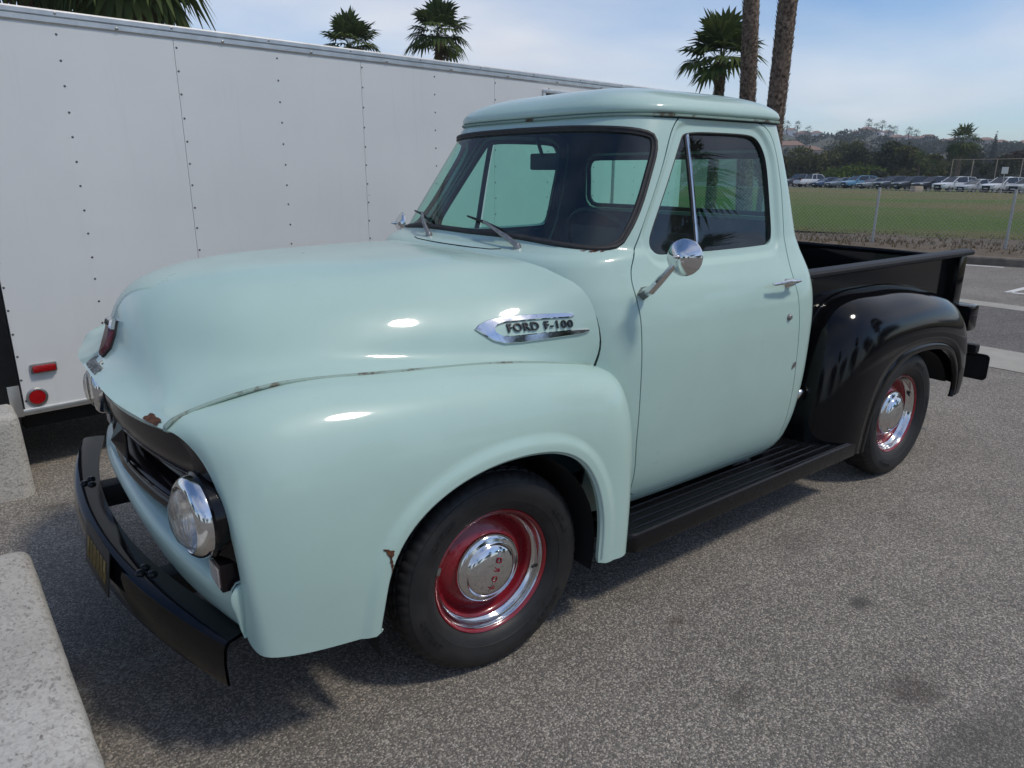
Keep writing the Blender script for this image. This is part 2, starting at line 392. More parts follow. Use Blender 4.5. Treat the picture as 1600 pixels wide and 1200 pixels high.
def glass(name, tint, rough=.0, f0=1.5, haze=0.0):
    t = NT(name); v = t.coord()
    tr = t.n('ShaderNodeBsdfTransparent'); tr.inputs[0].default_value = (*tint, 1)
    gl = t.n('ShaderNodeBsdfGlossy'); gl.inputs['Roughness'].default_value = rough
    # two-sided Schlick reflectance of a thin pane
    ge = t.n('ShaderNodeNewGeometry'); dt = t.n('ShaderNodeVectorMath', operation='DOT_PRODUCT'); t.link(ge.outputs['Normal'], dt.inputs[0]); t.link(ge.outputs['Incoming'], dt.inputs[1])
    r0 = ((f0-1)/(f0+1))**2*1.8
    fr = t.math('ADD', t.math('MULTIPLY', t.math('POWER', t.math('SUBTRACT', 1.0, t.math('ABSOLUTE', dt.outputs['Value'])), 5.0), 1-r0), r0)
    mxs = t.n('ShaderNodeMixShader'); t.link(fr, mxs.inputs[0]); t.link(tr.outputs[0], mxs.inputs[1]); t.link(gl.outputs[0], mxs.inputs[2])
    o = mxs.outputs[0]
    if haze:
        df = t.n('ShaderNodeBsdfDiffuse'); df.inputs[0].default_value = (.5, .48, .44, 1)
        m2 = t.n('ShaderNodeMixShader'); t.link(t.math('MULTIPLY', t.ramp(t.noise(5, 7, .65, v), [(.4, 0), (.8, 1)]), haze), m2.inputs[0])
        t.link(o, m2.inputs[1]); t.link(df.outputs[0], m2.inputs[2]); o = m2.outputs[0]
    t.link(o, t.out.inputs[0])
glass('tinted_glass', (.60, .90, .80), haze=.05)
glass('windshield_glass', (.62, .92, .83), haze=.06)
glass('lens_glass', (.9, .88, .84), f0=1.45, haze=.75)

# trailer skin
t = NT('trailer_white'); v = t.coord()
c = t.mix(t.ramp(t.noise(1.1, 5, .6, v), [(.3, 0), (.7, 1)]), (.615, .625, .615), (.675, .68, .665))
st = t.ramp(t.noise(5.0, 6, .7, t.mapping(v, (4, 1, .25))), [(.55, 0), (.85, 1)])
c = t.mix(t.math('MULTIPLY', st, .22), c, (.42, .40, .36))
sp = t.ramp(t.noise(42, 3, .5, t.mapping(v, (1, 1, .55))), [(.76, 0), (.80, 1)])
c = t.mix(t.math('MULTIPLY', sp, .7), c, (.12, .11, .10))
t.bsdf(Base_Color=c, Roughness=.38, Coat_Weight=.12); t.bump(t.noise(1.6, 3, .5, v), .12, .03)

# asphalt
def asphalt(name, dark, light, scale, stain=.5, spots=False):
    t = NT(name); v = t.coord()
    r1 = t.vor(scale, v, 'Color'); sep = t.n('ShaderNodeSeparateColor'); t.link(r1, sep.inputs[0])
    mid = tuple((a*.6+b*.4) for a, b in zip(dark, light))
    stones = t.ramp(sep.outputs[0], [(0, tuple(x*.6 for x in dark)), (.25, dark), (.55, mid), (.82, light), (1.0, tuple(min(1, x*1.45) for x in light))])
    stones = t.mix(t.math('MULTIPLY', sep.outputs[1], .35), stones, t.mix(1, stones, (1.25, .98, .74), 'MULTIPLY'))
    edge = t.vor(scale, v, 'Distance')
    c = t.mix(t.ramp(edge, [(.50, 0), (.85, .8)]), stones, tuple(x*.6 for x in dark))
    fine = t.noise(scale*1.1, 3, .7, v)
    c = t.mix(.28, c, t.ramp(fine, [(.3, dark), (.7, light)]))
    big = t.ramp(t.noise(.55, 6, .62, v, .4), [(.32, .80), (.70, 1.12)])
    c = t.mix(1, c, big, 'MULTIPLY')
    med = t.ramp(t.noise(3.3, 7, .68, v), [(.25, .84), (.75, 1.12)])
    c = t.mix(1, c, med, 'MULTIPLY')
    oil = t.ramp(t.noise(1.05, 5, .6, t.mapping(v, loc=(4.1, 2.3, 0))), [(.63, 0), (.76, 1)])
    c = t.mix(t.math('MULTIPLY', oil, stain), c, tuple(x*.45 for x in dark))
    # sparse larger pale stones
    bs_ = t.vor(46, v, 'Color'); sb = t.n('ShaderNodeSeparateColor'); t.link(bs_, sb.inputs[0])
    pm = t.math('MULTIPLY', t.math('GREATER_THAN', sb.outputs[0], .86), t.ramp(t.vor(46, v, 'Distance'), [(.20, 1), (.30, 0)]))
    c = t.mix(t.math('MULTIPLY', pm, .75), c, t.mix(sb.outputs[1], (.20, .19, .175), (.46, .41, .34)))
    if spots:
        wob = t.math('MULTIPLY', t.math('SUBTRACT', t.noise(11, 8, .75, v), .5), 1.5)
        for sx_, sy_, rx_, ry_, am, colr in ((-1.03, 1.80, .16, .10, .55, (.060, .046, .040)), (-1.00, 2.06, .46, .15, .50, (.080, .074, .067)), (-1.39, 1.43, .075, .05, .75, (.050, .047, .045)), (-.55, 1.47, .10, .06, .40, (.060, .050, .043)), (-.71, 1.07, .05, .04, .5, (.075, .052, .042)), (-.50, 2.0, .5, .10, .40, (.075, .070, .065)), (-1.6, 1.0, .25, .12, .25, (.07, .06, .055)), (-3.9, 1.5, .5, .25, .35, (.08, .075, .07)), (.9, -.5, .6, .8, .25, (.07, .065, .06)), (1.1, -1.5, .12, .05, .5, (.05, .045, .04))):
            mp = t.mapping(v, (1/rx_, 1/ry_, 1), loc=(-sx_/rx_, -sy_/ry_, 0)); ln = t.n('ShaderNodeVectorMath', operation='LENGTH'); t.link(mp, ln.inputs[0])
            c = t.mix(t.math('MULTIPLY', t.ramp(t.math('ADD', ln.outputs['Value'], wob), [(.35, 1), (1.25, 0)]), am), c, colr)
    t.bsdf(Base_Color=c, Roughness=.85, Specular_IOR_Level=.3)
    h = t.math('ADD', t.math('MULTIPLY', sep.outputs[0], .5), t.math('SUBTRACT', 1.0, edge))
    t.bump(h, .55, .006)
    return t
asphalt('asphalt', (.125, .117, .105), (.400, .370, .325), 165, spots=True)
asphalt('asphalt_road', (.105, .100, .094), (.215, .205, .192), 100, stain=.35)
t = NT('concrete'); v = t.coord()
c = t.mix(t.ramp(t.noise(3, 7, .65, v), [(.3, 0), (.72, 1)]), (.42, .40, .36), (.58, .555, .50))
wv = t.mapping(v, (1.0, .62, 1.0), (0, 0, .6)); ag = t.n('ShaderNodeSeparateColor'); t.link(t.vor(150, wv, 'Color'), ag.inputs[0])
c = t.mix(t.math('MULTIPLY', t.ramp(ag.outputs[0], [(.55, 0), (.95, 1)]), t.ramp(t.noise(9, 6, .7, v), [(.38, .15), (.62, .75)])), c, (.22, .20, .18))
c = t.mix(t.ramp(t.noise(75, 6, .75, wv), [(.56, 0), (.66, .85)]), c, (.16, .145, .13))
c = t.mix(t.ramp(t.noise(28, 7, .75, v), [(.64, 0), (.72, .7)]), c, (.12, .11, .10))
cr = t.ramp(t.vor(2.4, t.mapping(v, (1, 1, 1)), 'Distance', 'DISTANCE_TO_EDGE'), [(.0, 1), (.004, 0)])
c = t.mix(t.math('MULTIPLY', cr, .25), c, (.12, .11, .10))
t.bsdf(Base_Color=c, Roughness=.9, Specular_IOR_Level=.25); t.bump(t.math('ADD', t.noise(60, 6, .7, v), t.math('MULTIPLY', t.vor(90, v, 'Distance'), .4)), .6, .008)
t = NT('gutter_concrete'); v = t.coord()
c = t.mix(t.ramp(t.noise(2.5, 7, .7, v), [(.3, 0), (.7, 1)]), (.30, .28, .24), (.42, .40, .345))
c = t.mix(t.ramp(t.noise(70, 5, .7, v), [(.55, 0), (.75, .5)]), c, (.16, .15, .13))
t.bsdf(Base_Color=c, Roughness=.9); t.bump(t.noise(60, 5, .7, v), .4, .006)
t = NT('worn_line'); v = t.coord()
wear = t.ramp(t.noise(38, 8, .75, v), [(.42, 0), (.60, 1)])
tb = t.n('ShaderNodeBsdfTransparent')
b = t.bsdf(Base_Color=t.mix(t.noise(20, 4, .6, v), (.26, .245, .22), (.36, .34, .31)), Roughness=.85)
ms = t.n('ShaderNodeMixShader'); t.link(t.math('MULTIPLY', wear, .85), ms.inputs[0]); t.link(tb.outputs[0], ms.inputs[1]); t.link(b.outputs[0], ms.inputs[2]); t.link(ms.outputs[0], t.out.inputs[0])
plain('white_line', (.62, .61, .58), rough=.8, var=.15, scale=30)
t = NT('dirt'); v = t.coord()
c = t.mix(t.ramp(t.noise(1.2, 8, .7, v), [(.3, 0), (.7, 1)]), (.10, .075, .05), (.19, .15, .105))
c = t.mix(t.ramp(t.noise(14, 6, .7, v), [(.5, 0), (.75, .7)]), c, (.055, .042, .03))
t.bsdf(Base_Color=c, Roughness=1); t.bump(t.noise(18, 6, .7, v), .8, .05)
t = NT('field_grass'); v = t.coord()
dry = t.ramp(t.noise(.055, 6, .60, v, .6), [(.38, 0), (.56, 1)])
c = t.mix(dry, (.105, .172, .034), (.205, .172, .078))
c = t.mix(t.ramp(t.noise(2.2, 8, .75, v), [(.35, 0), (.7, .5)]), c, (.075, .075, .028))
t.bsdf(Base_Color=c, Roughness=1, Specular_IOR_Level=.1); t.bump(t.noise(9, 6, .8, v), 1, .08)
plain('galvanised', (.50, .49, .45), rough=.55, metallic=.2, var=.2)
def foliage(name, a, b, trans=.25):
    t = NT(name); oi = t.n('ShaderNodeObjectInfo'); g = t.n('ShaderNodeNewGeometry'); v = t.coord()
    c = t.mix(g.outputs['Random Per Island'], a, b)
    c = t.mix(t.math('MULTIPLY', oi.outputs['Random'], .45), c, tuple(x*.6 for x in a))
    bs = t.bsdf(Base_Color=c, Roughness=.8, Specular_IOR_Level=.12)
    if trans:
        tl = t.n('ShaderNodeBsdfTranslucent'); t.link(c, tl.inputs[0])
        ms = t.n('ShaderNodeMixShader'); ms.inputs[0].default_value = trans
        t.link(bs.outputs[0], ms.inputs[1]); t.link(tl.outputs[0], ms.inputs[2]); t.link(ms.outputs[0], t.out.inputs[0])
foliage('leaf_olive', (.060, .068, .022), (.140, .140, .052))
foliage('leaf_dark', (.044, .054, .026), (.092, .102, .048))
foliage('leaf_bright', (.060, .095, .014), (.130, .165, .030))
foliage('leaf_rust', (.050, .030, .018), (.100, .062, .035))
foliage('leaf_palm', (.045, .072, .020), (.130, .160, .052))
foliage('leaf_dead', (.13, .09, .045), (.24, .18, .10))
foliage('twig', (.05, .042, .035), (.10, .085, .07), 0)
t = NT('palm_bark'); v = t.coord()
c = t.mix(t.ramp(t.noise(11, 6, .7, v), [(.38, 0), (.62, 1)]), (.050, .032, .022), (.30, .22, .16))
t.bsdf(Base_Color=c, Roughness=.95); t.bump(t.noise(30, 5, .7, v), .6, .03)
plain('bark', (.10, .08, .06), rough=.95, var=.4, scale=6, bump=.5, bscale=14)
t = NT('hill_scrub'); v = t.coord()
c = t.mix(t.ramp(t.noise(.035, 8, .7, v), [(.35, 0), (.65, 1)]), (.050, .058, .030), (.14, .125, .075))
c = t.mix(t.ramp(t.noise(.22, 6, .7, v), [(.42, 0), (.62, .8)]), c, (.028, .036, .018))
t.bsdf(Base_Color=c, Roughness=1)
plain('stucco', (.78, .76, .72), rough=.9, var=.08, scale=.5)
plain('stucco_tan', (.42, .33, .25), rough=.9, var=.1, scale=.5)
plain('roof_tile', (.26, .16, .115), rough=.9, var=.25, scale=2)
plain('dark_window', (.02, .025, .03), rough=.15, var=.1)
t = NT('car_paint'); oi = t.n('ShaderNodeObjectInfo')
t.bsdf(Base_Color=oi.outputs['Color'], Roughness=.3, Coat_Weight=.7, Coat_Roughness=.04)
plain('kerb_stone', (.17, .145, .115), rough=.95, var=.35, scale=4, bump=.5)
plain('rivet_grey', (.10, .10, .10), rough=.5, metallic=.4, var=.3, scale=30)
# ------------------------------------------------------------------ mesh helpers
def link(name, me, mat, parent=None):
    o = bpy.data.objects.new(name, me); COL.objects.link(o)
    if mat is not None and len(me.materials) == 0: me.materials.append(M[mat])
    if parent is not None: o.parent = parent
    return o
def tag(o, label=None, cat=None, group=None, kind=None):
    if label: o['label'] = label
    if cat: o['category'] = cat
    if group: o['group'] = group
    if kind: o['kind'] = kind
    return o
def empty(name, loc=(0, 0, 0), rz=0):
    o = bpy.data.objects.new(name, None); COL.objects.link(o); o.location = loc; o.rotation_euler = (0, 0, rz)
    o.empty_display_size = .1
    return o
def copy_tree(o, parent=None):
    c = o.copy(); COL.objects.link(c)
    if parent is not None: c.parent = parent
    for ch in list(o.children): copy_tree(ch, c)
    return c
class MB:
    def __init__(self): self.v = []; self.f = []
    def add(self, vs, fs):
        b = len(self.v); self.v += [tuple(map(float, p)) for p in vs]; self.f += [tuple(i+b for i in f) for f in fs]; return self
    def box(self, lo, hi, ch=0):
        x0, y0, z0 = lo; x1, y1, z1 = hi
        if ch <= 0:
            vs = [(x0, y0, z0), (x1, y0, z0), (x1, y1, z0), (x0, y1, z0), (x0, y0, z1), (x1, y0, z1), (x1, y1, z1), (x0, y1, z1)]
            return self.add(vs, [(0, 3, 2, 1), (4, 5, 6, 7), (0, 1, 5, 4), (1, 2, 6, 5), (2, 3, 7, 6), (3, 0, 4, 7)])
        bm = bmesh.new(); bmesh.ops.create_cube(bm, size=1)
        for q in bm.verts: q.co = Vector(((x0+x1)/2+q.co.x*(x1-x0), (y0+y1)/2+q.co.y*(y1-y0), (z0+z1)/2+q.co.z*(z1-z0)))
        bmesh.ops.bevel(bm, geom=bm.edges[:], offset=ch, segments=2, affect='EDGES', profile=.6)
        bm.verts.index_update()
        self.add([q.co[:] for q in bm.verts], [tuple(q.index for q in f.verts) for f in bm.faces]); bm.free(); return self
    def grid(self, P, flip=False, closed_u=False, closed_v=False):
        n, m = P.shape[:2]; fs = []
        for i in range(n if closed_u else n-1):
            for j in range(m if closed_v else m-1):
                a, b, c, d = i*m+j, ((i+1) % n)*m+j, ((i+1) % n)*m+(j+1) % m, i*m+(j+1) % m
                fs.append((a, d, c, b) if flip else (a, b, c, d))
        return self.add(P.reshape(-1, 3), fs)
    def tube(self, path, r, n=8, closed=False, cap=True, up=None):
        P = np.asarray(path, float); k = len(P)
        rr = np.asarray(r if hasattr(r, '__len__') else [r]*k, float)
        T = np.roll(P, -1, 0)-np.roll(P, 1, 0) if closed else np.gradient(P, axis=0)
        T /= np.linalg.norm(T, axis=1)[:, None]+1e-12
        u = np.array(up if up is not None else ((0, 0, 1) if abs(T[0, 2]) < .9 else (1, 0, 0)), float)
        G = np.zeros((k, n, 3))
        for i in range(k):
            u = u-T[i]*(u@T[i]); u /= np.linalg.norm(u)+1e-12
            b = np.cross(T[i], u)
            for j in range(n):
                a = 2*math.pi*j/n; G[i, j] = P[i]+rr[i]*(math.cos(a)*u+math.sin(a)*b)
        base = len(self.v); self.grid(G, flip=True, closed_u=closed, closed_v=True)
        if cap and not closed:
            self.f.append(tuple(base+j for j in range(n))); self.f.append(tuple(base+(k-1)*n+j for j in reversed(range(n))))
        return self
    def lathe(self, prof, n=48, mod=None):
        """profile of (radius, h); axis +Y (h along +Y), in XZ"""
        k = len(prof); G = np.zeros((n, k, 3))
        for i in range(n):
            a = 2*math.pi*i/n
            for j, (r, h) in enumerate(prof):
                rr = r if mod is None else mod(i, j, r)
                G[i, j] = (rr*math.cos(a), h, rr*math.sin(a))
        return self.grid(G, closed_u=True)
    def prism(self, poly, thick, mapf):
        """poly (n,2) -> two sheets through mapf(p, h) for h=0 and thick"""
        n = len(poly)
        a = [mapf(p, 0) for p in poly]; b = [mapf(p, thick) for p in poly]
        fs = [(i, (i+1) % n, n+(i+1) % n, n+i) for i in range(n)]+[tuple(range(n-1, -1, -1)), tuple(range(n, 2*n))]
        return self.add(a+b, fs)
    def xf(self, mat):
        self.v = [tuple(mat @ Vector(p)) for p in self.v]; return self
    def build(self, name, mat, parent=None, angle=35, fix=True):
        me = bpy.data.meshes.new(name); me.from_pydata(self.v, [], self.f); me.update()
        if fix:
            bm = bmesh.new(); bm.from_mesh(me); bmesh.ops.recalc_face_normals(bm, faces=bm.faces[:]); bm.to_mesh(me); bm.free()
        if angle:
            me.polygons.foreach_set('use_smooth', [True]*len(me.polygons)); me.set_sharp_from_angle(angle=R(angle))
        return link(name, me, mat, parent)

def surf_normals(mapf, P, flip=False, e=2.5e-3):
    a = mapf(P+[e, 0])-mapf(P-[e, 0]); b = mapf(P+[0, e])-mapf(P-[0, e])
    n = np.cross(a, b); n /= np.linalg.norm(n, axis=1)[:, None]+1e-12
    return -n if flip else n

def panel(name, mapf, outer, holes=(), res=(.03, .03), mat='mint_paint', parent=None, thick=.012, offset=0.0, flip=False, sy=1, edge_skip=None, normal_map=None, extra=None):
    """sheet over a 2D domain polygon with holes, mapped to 3D by mapf, with a returned edge"""
    outer = np.asarray(outer, float); holes = [np.asarray(h, float) for h in holes]
    sc = np.array([1/res[0], 1/res[1]])
    loops = [resample(outer*sc, .9)/sc]+[resample(h*sc, .7)/sc for h in holes]
    lo = outer.min(0); hi = outer.max(0)
    gx = np.arange(lo[0]+res[0]*.5, hi[0], res[0]); gy = np.arange(lo[1]+res[1]*.5, hi[1], res[1])
    G = np.array(np.meshgrid(gx, gy)).reshape(2, -1).T
    k = inside(G, loops[0])
    for h in loops[1:]: k &= ~inside(G, h)
    G = G[k]
    for L in loops:
        G = G[dist_poly(G*sc, L*sc) > .55]
    if extra is not None and len(extra):
        X = np.asarray(extra, float); kx = inside(X, loops[0])
        for h in loops[1:]: kx &= ~inside(X, h)
        X = X[kx]
        for L in loops: X = X[dist_poly(X*sc, L*sc) > .12]
        near = np.ones(len(G), bool)
        for i0 in range(0, len(G), 400):
            dd = np.linalg.norm((G[i0:i0+400, None]-X[None])*sc, axis=2).min(1); near[i0:i0+400] = dd > .45
        G = np.vstack([X, G[near]])
    pts = np.vstack(loops+[G]); edges = []; b = 0
    for L in loops:
        n = len(L); edges += [(b+i, b+(i+1) % n) for i in range(n)]; b += n
    ctr = pts.mean(0)
    res_ = geometry.delaunay_2d_cdt([Vector((p-ctr)*sc) for p in pts], edges, [], 0, 1e-5)
    V2 = np.array([v[:] for v in res_[0]])/sc+ctr
    T = np.array([f[:3] for f in res_[2]])
    cen = V2[T].mean(1); keep = inside(cen, loops[0])
    for h in loops[1:]: keep &= ~inside(cen, h)
    T = T[keep]
    nm = normal_map or mapf
    def P3(D, off):
        N = surf_normals(nm, D, flip); return mapf(D)+N*off, N
    V, N = P3(V2, offset)
    # orient faces with the normals
    tn = np.cross(V[T[:, 1]]-V[T[:, 0]], V[T[:, 2]]-V[T[:, 0]])
    bad = (tn*N[T[:, 0]]).sum(1) < 0
    T[bad] = T[bad][:, ::-1]
    verts = [V]; norms = [N]; faces = [tuple(t) for t in T]; base = len(V)
    if thick:
        for li, L in enumerate(loops):
            A, NA = P3(L, offset); B = A-NA*thick
            # side normal: points away from the sheet
            tg = np.roll(A, -1, 0)-np.roll(A, 1, 0); sd = np.cross(tg, NA); sd /= np.linalg.norm(sd, axis=1)[:, None]+1e-12
            n = len(L)
            verts += [A, B]; norms += [sd*.7+NA*.7, sd]
            for i in range(n):
                j = (i+1) % n
                if edge_skip is not None and edge_skip(.5*(L[i]+L[j])): continue
                faces.append((base+i, base+j, base+n+j, base+n+i))
            base += 2*n
    V = np.vstack(verts); N = np.vstack(norms)
    if sy < 0:
        V = V*[1, -1, 1]; N = N*[1, -1, 1]; faces = [tuple(reversed(f)) for f in faces]
    me = bpy.data.meshes.new(name); me.from_pydata(V.tolist(), [], faces)
    me.polygons.foreach_set('use_smooth', [True]*len(me.polygons))
    N = N/(np.linalg.norm(N, axis=1)[:, None]+1e-12)
    me.update()
    nsheet = len(verts[0])
    # custom normals only on the sheet; flange keeps face normals through sharp edges
    ln = np.zeros((len(me.loops), 3)); li = np.zeros(len(me.loops), int); me.loops.foreach_get('vertex_index', li)
    fn = np.zeros(len(me.polygons)*3); me.polygons.foreach_get('normal', fn); fn = fn.reshape(-1, 3)
    lt = np.zeros(len(me.polygons), int); me.polygons.foreach_get('loop_total', lt)
    fidx = np.repeat(np.arange(len(me.polygons)), lt)
    ln = np.where((li < nsheet)[:, None], N[li], fn[fidx])
    me.normals_split_custom_set(ln.tolist())
    return link(name, me, mat, parent)

def sweep(name, C, N, prof, mat, parent=None, closed=True, sy=1, angle=40):
    """sweep profile [(lateral, height)] along 3D curve C with surface normals N"""
    C = np.asarray(C, float); N = np.asarray(N, float)
    T = np.roll(C, -1, 0)-np.roll(C, 1, 0) if closed else np.gradient(C, axis=0)
    T /= np.linalg.norm(T, axis=1)[:, None]+1e-12
    B = np.cross(N, T); B /= np.linalg.norm(B, axis=1)[:, None]+1e-12
    G = np.stack([C+B*t+N*h for t, h in prof], 1)
    if sy < 0: G = G*[1, -1, 1]
    mb = MB(); mb.grid(G, closed_u=closed, closed_v=True)
    if not closed:
        m = len(prof); mb.f.append(tuple(range(m))); mb.f.append(tuple((len(C)-1)*m+j for j in reversed(range(m))))
    return mb.build(name, mat, parent, angle)

def text_mesh(s, size, depth=.0, bevel=0.0, spacing=1.0, shear=0.0):
    c = bpy.data.curves.new('lettering', 'FONT'); c.body = s; c.size = size; c.extrude = depth; c.bevel_depth = bevel
    c.align_x = 'CENTER'; c.align_y = 'CENTER'; c.space_character = spacing; c.shear = shear; c.resolution_u = 3
    o = bpy.data.objects.new('lettering', c); COL.objects.link(o)
    dg = bpy.context.evaluated_depsgraph_get(); me = bpy.data.meshes.new_from_object(o.evaluated_get(dg))
    bpy.data.objects.remove(o, do_unlink=True)
    return me
def ellip(n=10, a=.01, b=.006):
    return [(a*math.cos(2*math.pi*i/n), b*math.sin(2*math.pi*i/n)) for i in range(n)]
# ================================================================== the setting
def sheet(name, poly, z, mat, kind='structure'):
    P = [(x, y, z) for x, y in poly]
    me = bpy.data.meshes.new(name); me.from_pydata(P, [], [tuple(range(len(P)))]); o = link(name, me, mat)
    if me.polygons[0].normal.z < 0: me.flip_normals()
    if kind: o['kind'] = kind
    return o
SD = np.array([-.294, .956]); SN = np.array([-.956, -.294])     # along the far kerb / away from the truck
def strip(a, b, w0, w1): return [tuple(SN*a+SD*w0), tuple(SN*b+SD*w0), tuple(SN*b+SD*w1), tuple(SN*a+SD*w1)]
sheet('ground', [(-1500, -1500), (1500, -1500), (1500, 1500), (-1500, 1500)], -1.2, 'hill_scrub')
sheet('car_park', [(30, 40), (30, -40), (-14.8, -40), (-14.8, 40)], 0, 'asphalt')
sheet('gutter', [(-5.90, -40), (-6.73, -40), (-6.73, 40), (-5.90, 40)], .004, 'gutter_concrete')
sheet('road', [(-6.73, -40), (-9.25, -40), (-9.25, 40), (-6.73, 40)], .005, 'asphalt_road')
sheet('gutter', [(-9.25, -40), (-9.62, -40), (-9.62, 40), (-9.25, 40)], .004, 'gutter_concrete')
sheet('parking_line', [(.70, .075), (1.30, .078), (1.30, .175), (.70, .172)], .004, 'worn_line')
sheet('parking_line', [(-6.0, .075), (.66, .075), (.66, .172), (-6.0, .172)], .004, 'worn_line')
for (x0, y0, x1, y1, w) in ((-10.75, -1.36, -13.6, -1.37, .10), (-10.75, -1.36, -10.95, -.6, .10), (-13.75, -3.25, -13.95, -2.55, .12), (-10.75, -4.2, -13.4, -4.2, .10)):
    d = np.array([x1-x0, y1-y0]); d /= np.linalg.norm(d); n = np.array([-d[1], d[0]])*w/2; a = np.array([x0, y0]); b = np.array([x1, y1])
    sheet('parking_line', [tuple(a+n), tuple(b+n), tuple(b-n), tuple(a-n)], .0045, 'white_line')
# kerb
prof = [(14.32, -.02), (14.32, .12), (14.335, .145), (14.36, .15), (14.46, .15), (14.46, -.02)]
mb = MB(); ws_ = np.linspace(-45, 45, 40)
mb.grid(np.array([[(*(SN*a+SD*w), z) for a, z in prof] for w in ws_])); k = mb.build('kerb', 'kerb_stone', None, 30); k['kind'] = 'structure'
# verge and field: one gently uneven sheet each
def terrain(name, a0, a1, na, w0, w1, nw, hf, mat):
    A = np.linspace(a0, a1, na); W = np.linspace(w0, w1, nw)
    G = np.array([[(*(SN*a+SD*w), hf(a, w)) for w in W] for a in A]); o = MB().grid(G).build(name, mat, None, 80, fix=False)
    if o.data.polygons[0].normal.z < 0: o.data.flip_normals()
    o['kind'] = 'structure'; return o
def h_verge(a, w): return .145+.03*math.sin(w*1.3+a)*math.sin(w*.47)+.035*math.sin(a*2.1)*(a > 14.6)*.5
terrain('verge', 14.455, 18.6, 24, -45, 45, 200, h_verge, 'dirt')
def h_field(a, w): return .165-.0062*max(0, a-18)+.05*math.sin(a*.21)*math.sin(w*.13)
terrain('field', 18.3, 112, 60, -75, 75, 60, h_field, 'field_grass')
lot = terrain('far_car_park', 85, 150, 6, -80, 80, 6, lambda a, w: -.42, 'asphalt_road')
# hillside in the distance
def hill_h(az, d):
    # az in degrees; d in m
    top = 27-10*(1-sstep(-163, -147, az))+1.5*math.sin(az*.9)+.8*math.sin(az*2.3+1)
    return -2+(top+2)*float(sstep(150, 620, d))
azs = np.linspace(-200, -85, 120); ds = np.linspace(140, 900, 40)
G = np.array([[(CAMPOS.x+d*math.cos(R(a)), CAMPOS.y+d*math.sin(R(a)), float(hill_h(a, d))+1.2*math.sin(a*3+d*.05)) for a in azs] for d in ds])
o = MB().grid(G).build('hill', 'hill_scrub', None, 80, fix=False)
if o.data.polygons[0].normal.z < 0: o.data.flip_normals()
o['kind'] = 'structure'
def pol(az, d, z=0): return (CAMPOS.x+d*math.cos(R(az)), CAMPOS.y+d*math.sin(R(az)), z)
# ================================================================== the pickup truck
truck = empty('pickup_truck', (0, 0, 0))
tag(truck, 'mint green vintage pickup truck with black bed and red wheels beside the white trailer', 'pickup truck')
KS = 1.2
def mapS(D): return S(D[:, 0]/KS, D[:, 1])
def mapX(D):
    q = q_of_z(D[:, 1]); return S(s_of_xq(D[:, 0], q), q)
def to_sq(P):
    q = q_of_z(P[:, 1]); return np.stack([s_of_xq(P[:, 0], q)*KS, q], 1)
def grow(P, d):
    """offset a closed polygon outward by d"""
    P = np.asarray(P, float); a = .5*np.sum(P[:, 0]*np.roll(P[:, 1], -1)-np.roll(P[:, 0], -1)*P[:, 1])
    T = np.roll(P, -1, 0)-np.roll(P, 1, 0); T /= np.linalg.norm(T, axis=1)[:, None]+1e-12
    N = np.stack([T[:, 1], -T[:, 0]], 1)
    return P+N*d*(1 if a > 0 else -1)
def both(fn): return [fn(1), fn(-1)]

# ---- outlines
door_poly = smooth_closed(DOOR, 200)
win_poly = smooth_closed(WIN, 120)
ws_half = smooth_open(WS_HALF*[KS, 1], 60)
ws_full = np.vstack([ws_half, (ws_half*[-1, 1])[::-1][1:-1]])
rw = round_poly([(-.50, 1.44), (.50, 1.44), (.47, 1.745), (-.47, 1.745)], .07, 8)
rw_r = rw[rw[:, 0] >= 0]
def rear_sq(P, sgn=1):
    q = q_of_z(P[:, 1]); return np.stack([s_of_yq(P[:, 0], q, rear=True)*KS, q], 1)
rwh = resample(np.array([(0, 1.462), (.60, 1.462), (.632, 1.472), (.652, 1.50), (.655, 1.53), (.636, 1.68), (.622, 1.715), (.595, 1.738), (.55, 1.742), (0, 1.742)]), .03, closed=False)
rwh_sq = rear_sq(np.where(rwh == 0, 1e-6, rwh)); rwh_sq[0, 0] = rwh_sq[-1, 0] = 3*KS
hc = []
for p in smooth_open(hood_rear(), 40):
    q = float(q_of_z(p[2])); hc.append((float(s_of_yq(np.array([p[1]+1e-6]), np.array([q]))[0])*KS, q-.018))
hc = np.array(hc); hc[0, 0] = 0
def out_open(P, d):
    T = np.gradient(P, axis=0); T /= np.linalg.norm(T, axis=1)[:, None]+1e-12; return P+np.stack([T[:, 1], -T[:, 0]], 1)*d
wsl = out_open(ws_half, .032); wsl[0, 0] = wsl[-1, 0] = 0
rwl = out_open(rwh_sq, -.02); rwl[0, 0] = rwl[-1, 0] = 3*KS
lining_poly = np.vstack([hc, [[hc[-1, 0]-.0, .36]], [[3*KS, .36]], rwl, [[3*KS, 1.975], [0, 1.975]], wsl[::-1]])
shell_poly = np.vstack([hc, [[hc[-1, 0]-.0, .36]], [[3*KS, .36]], rwh_sq, [[3*KS, 1.975], [0, 1.975]], ws_half[::-1]])

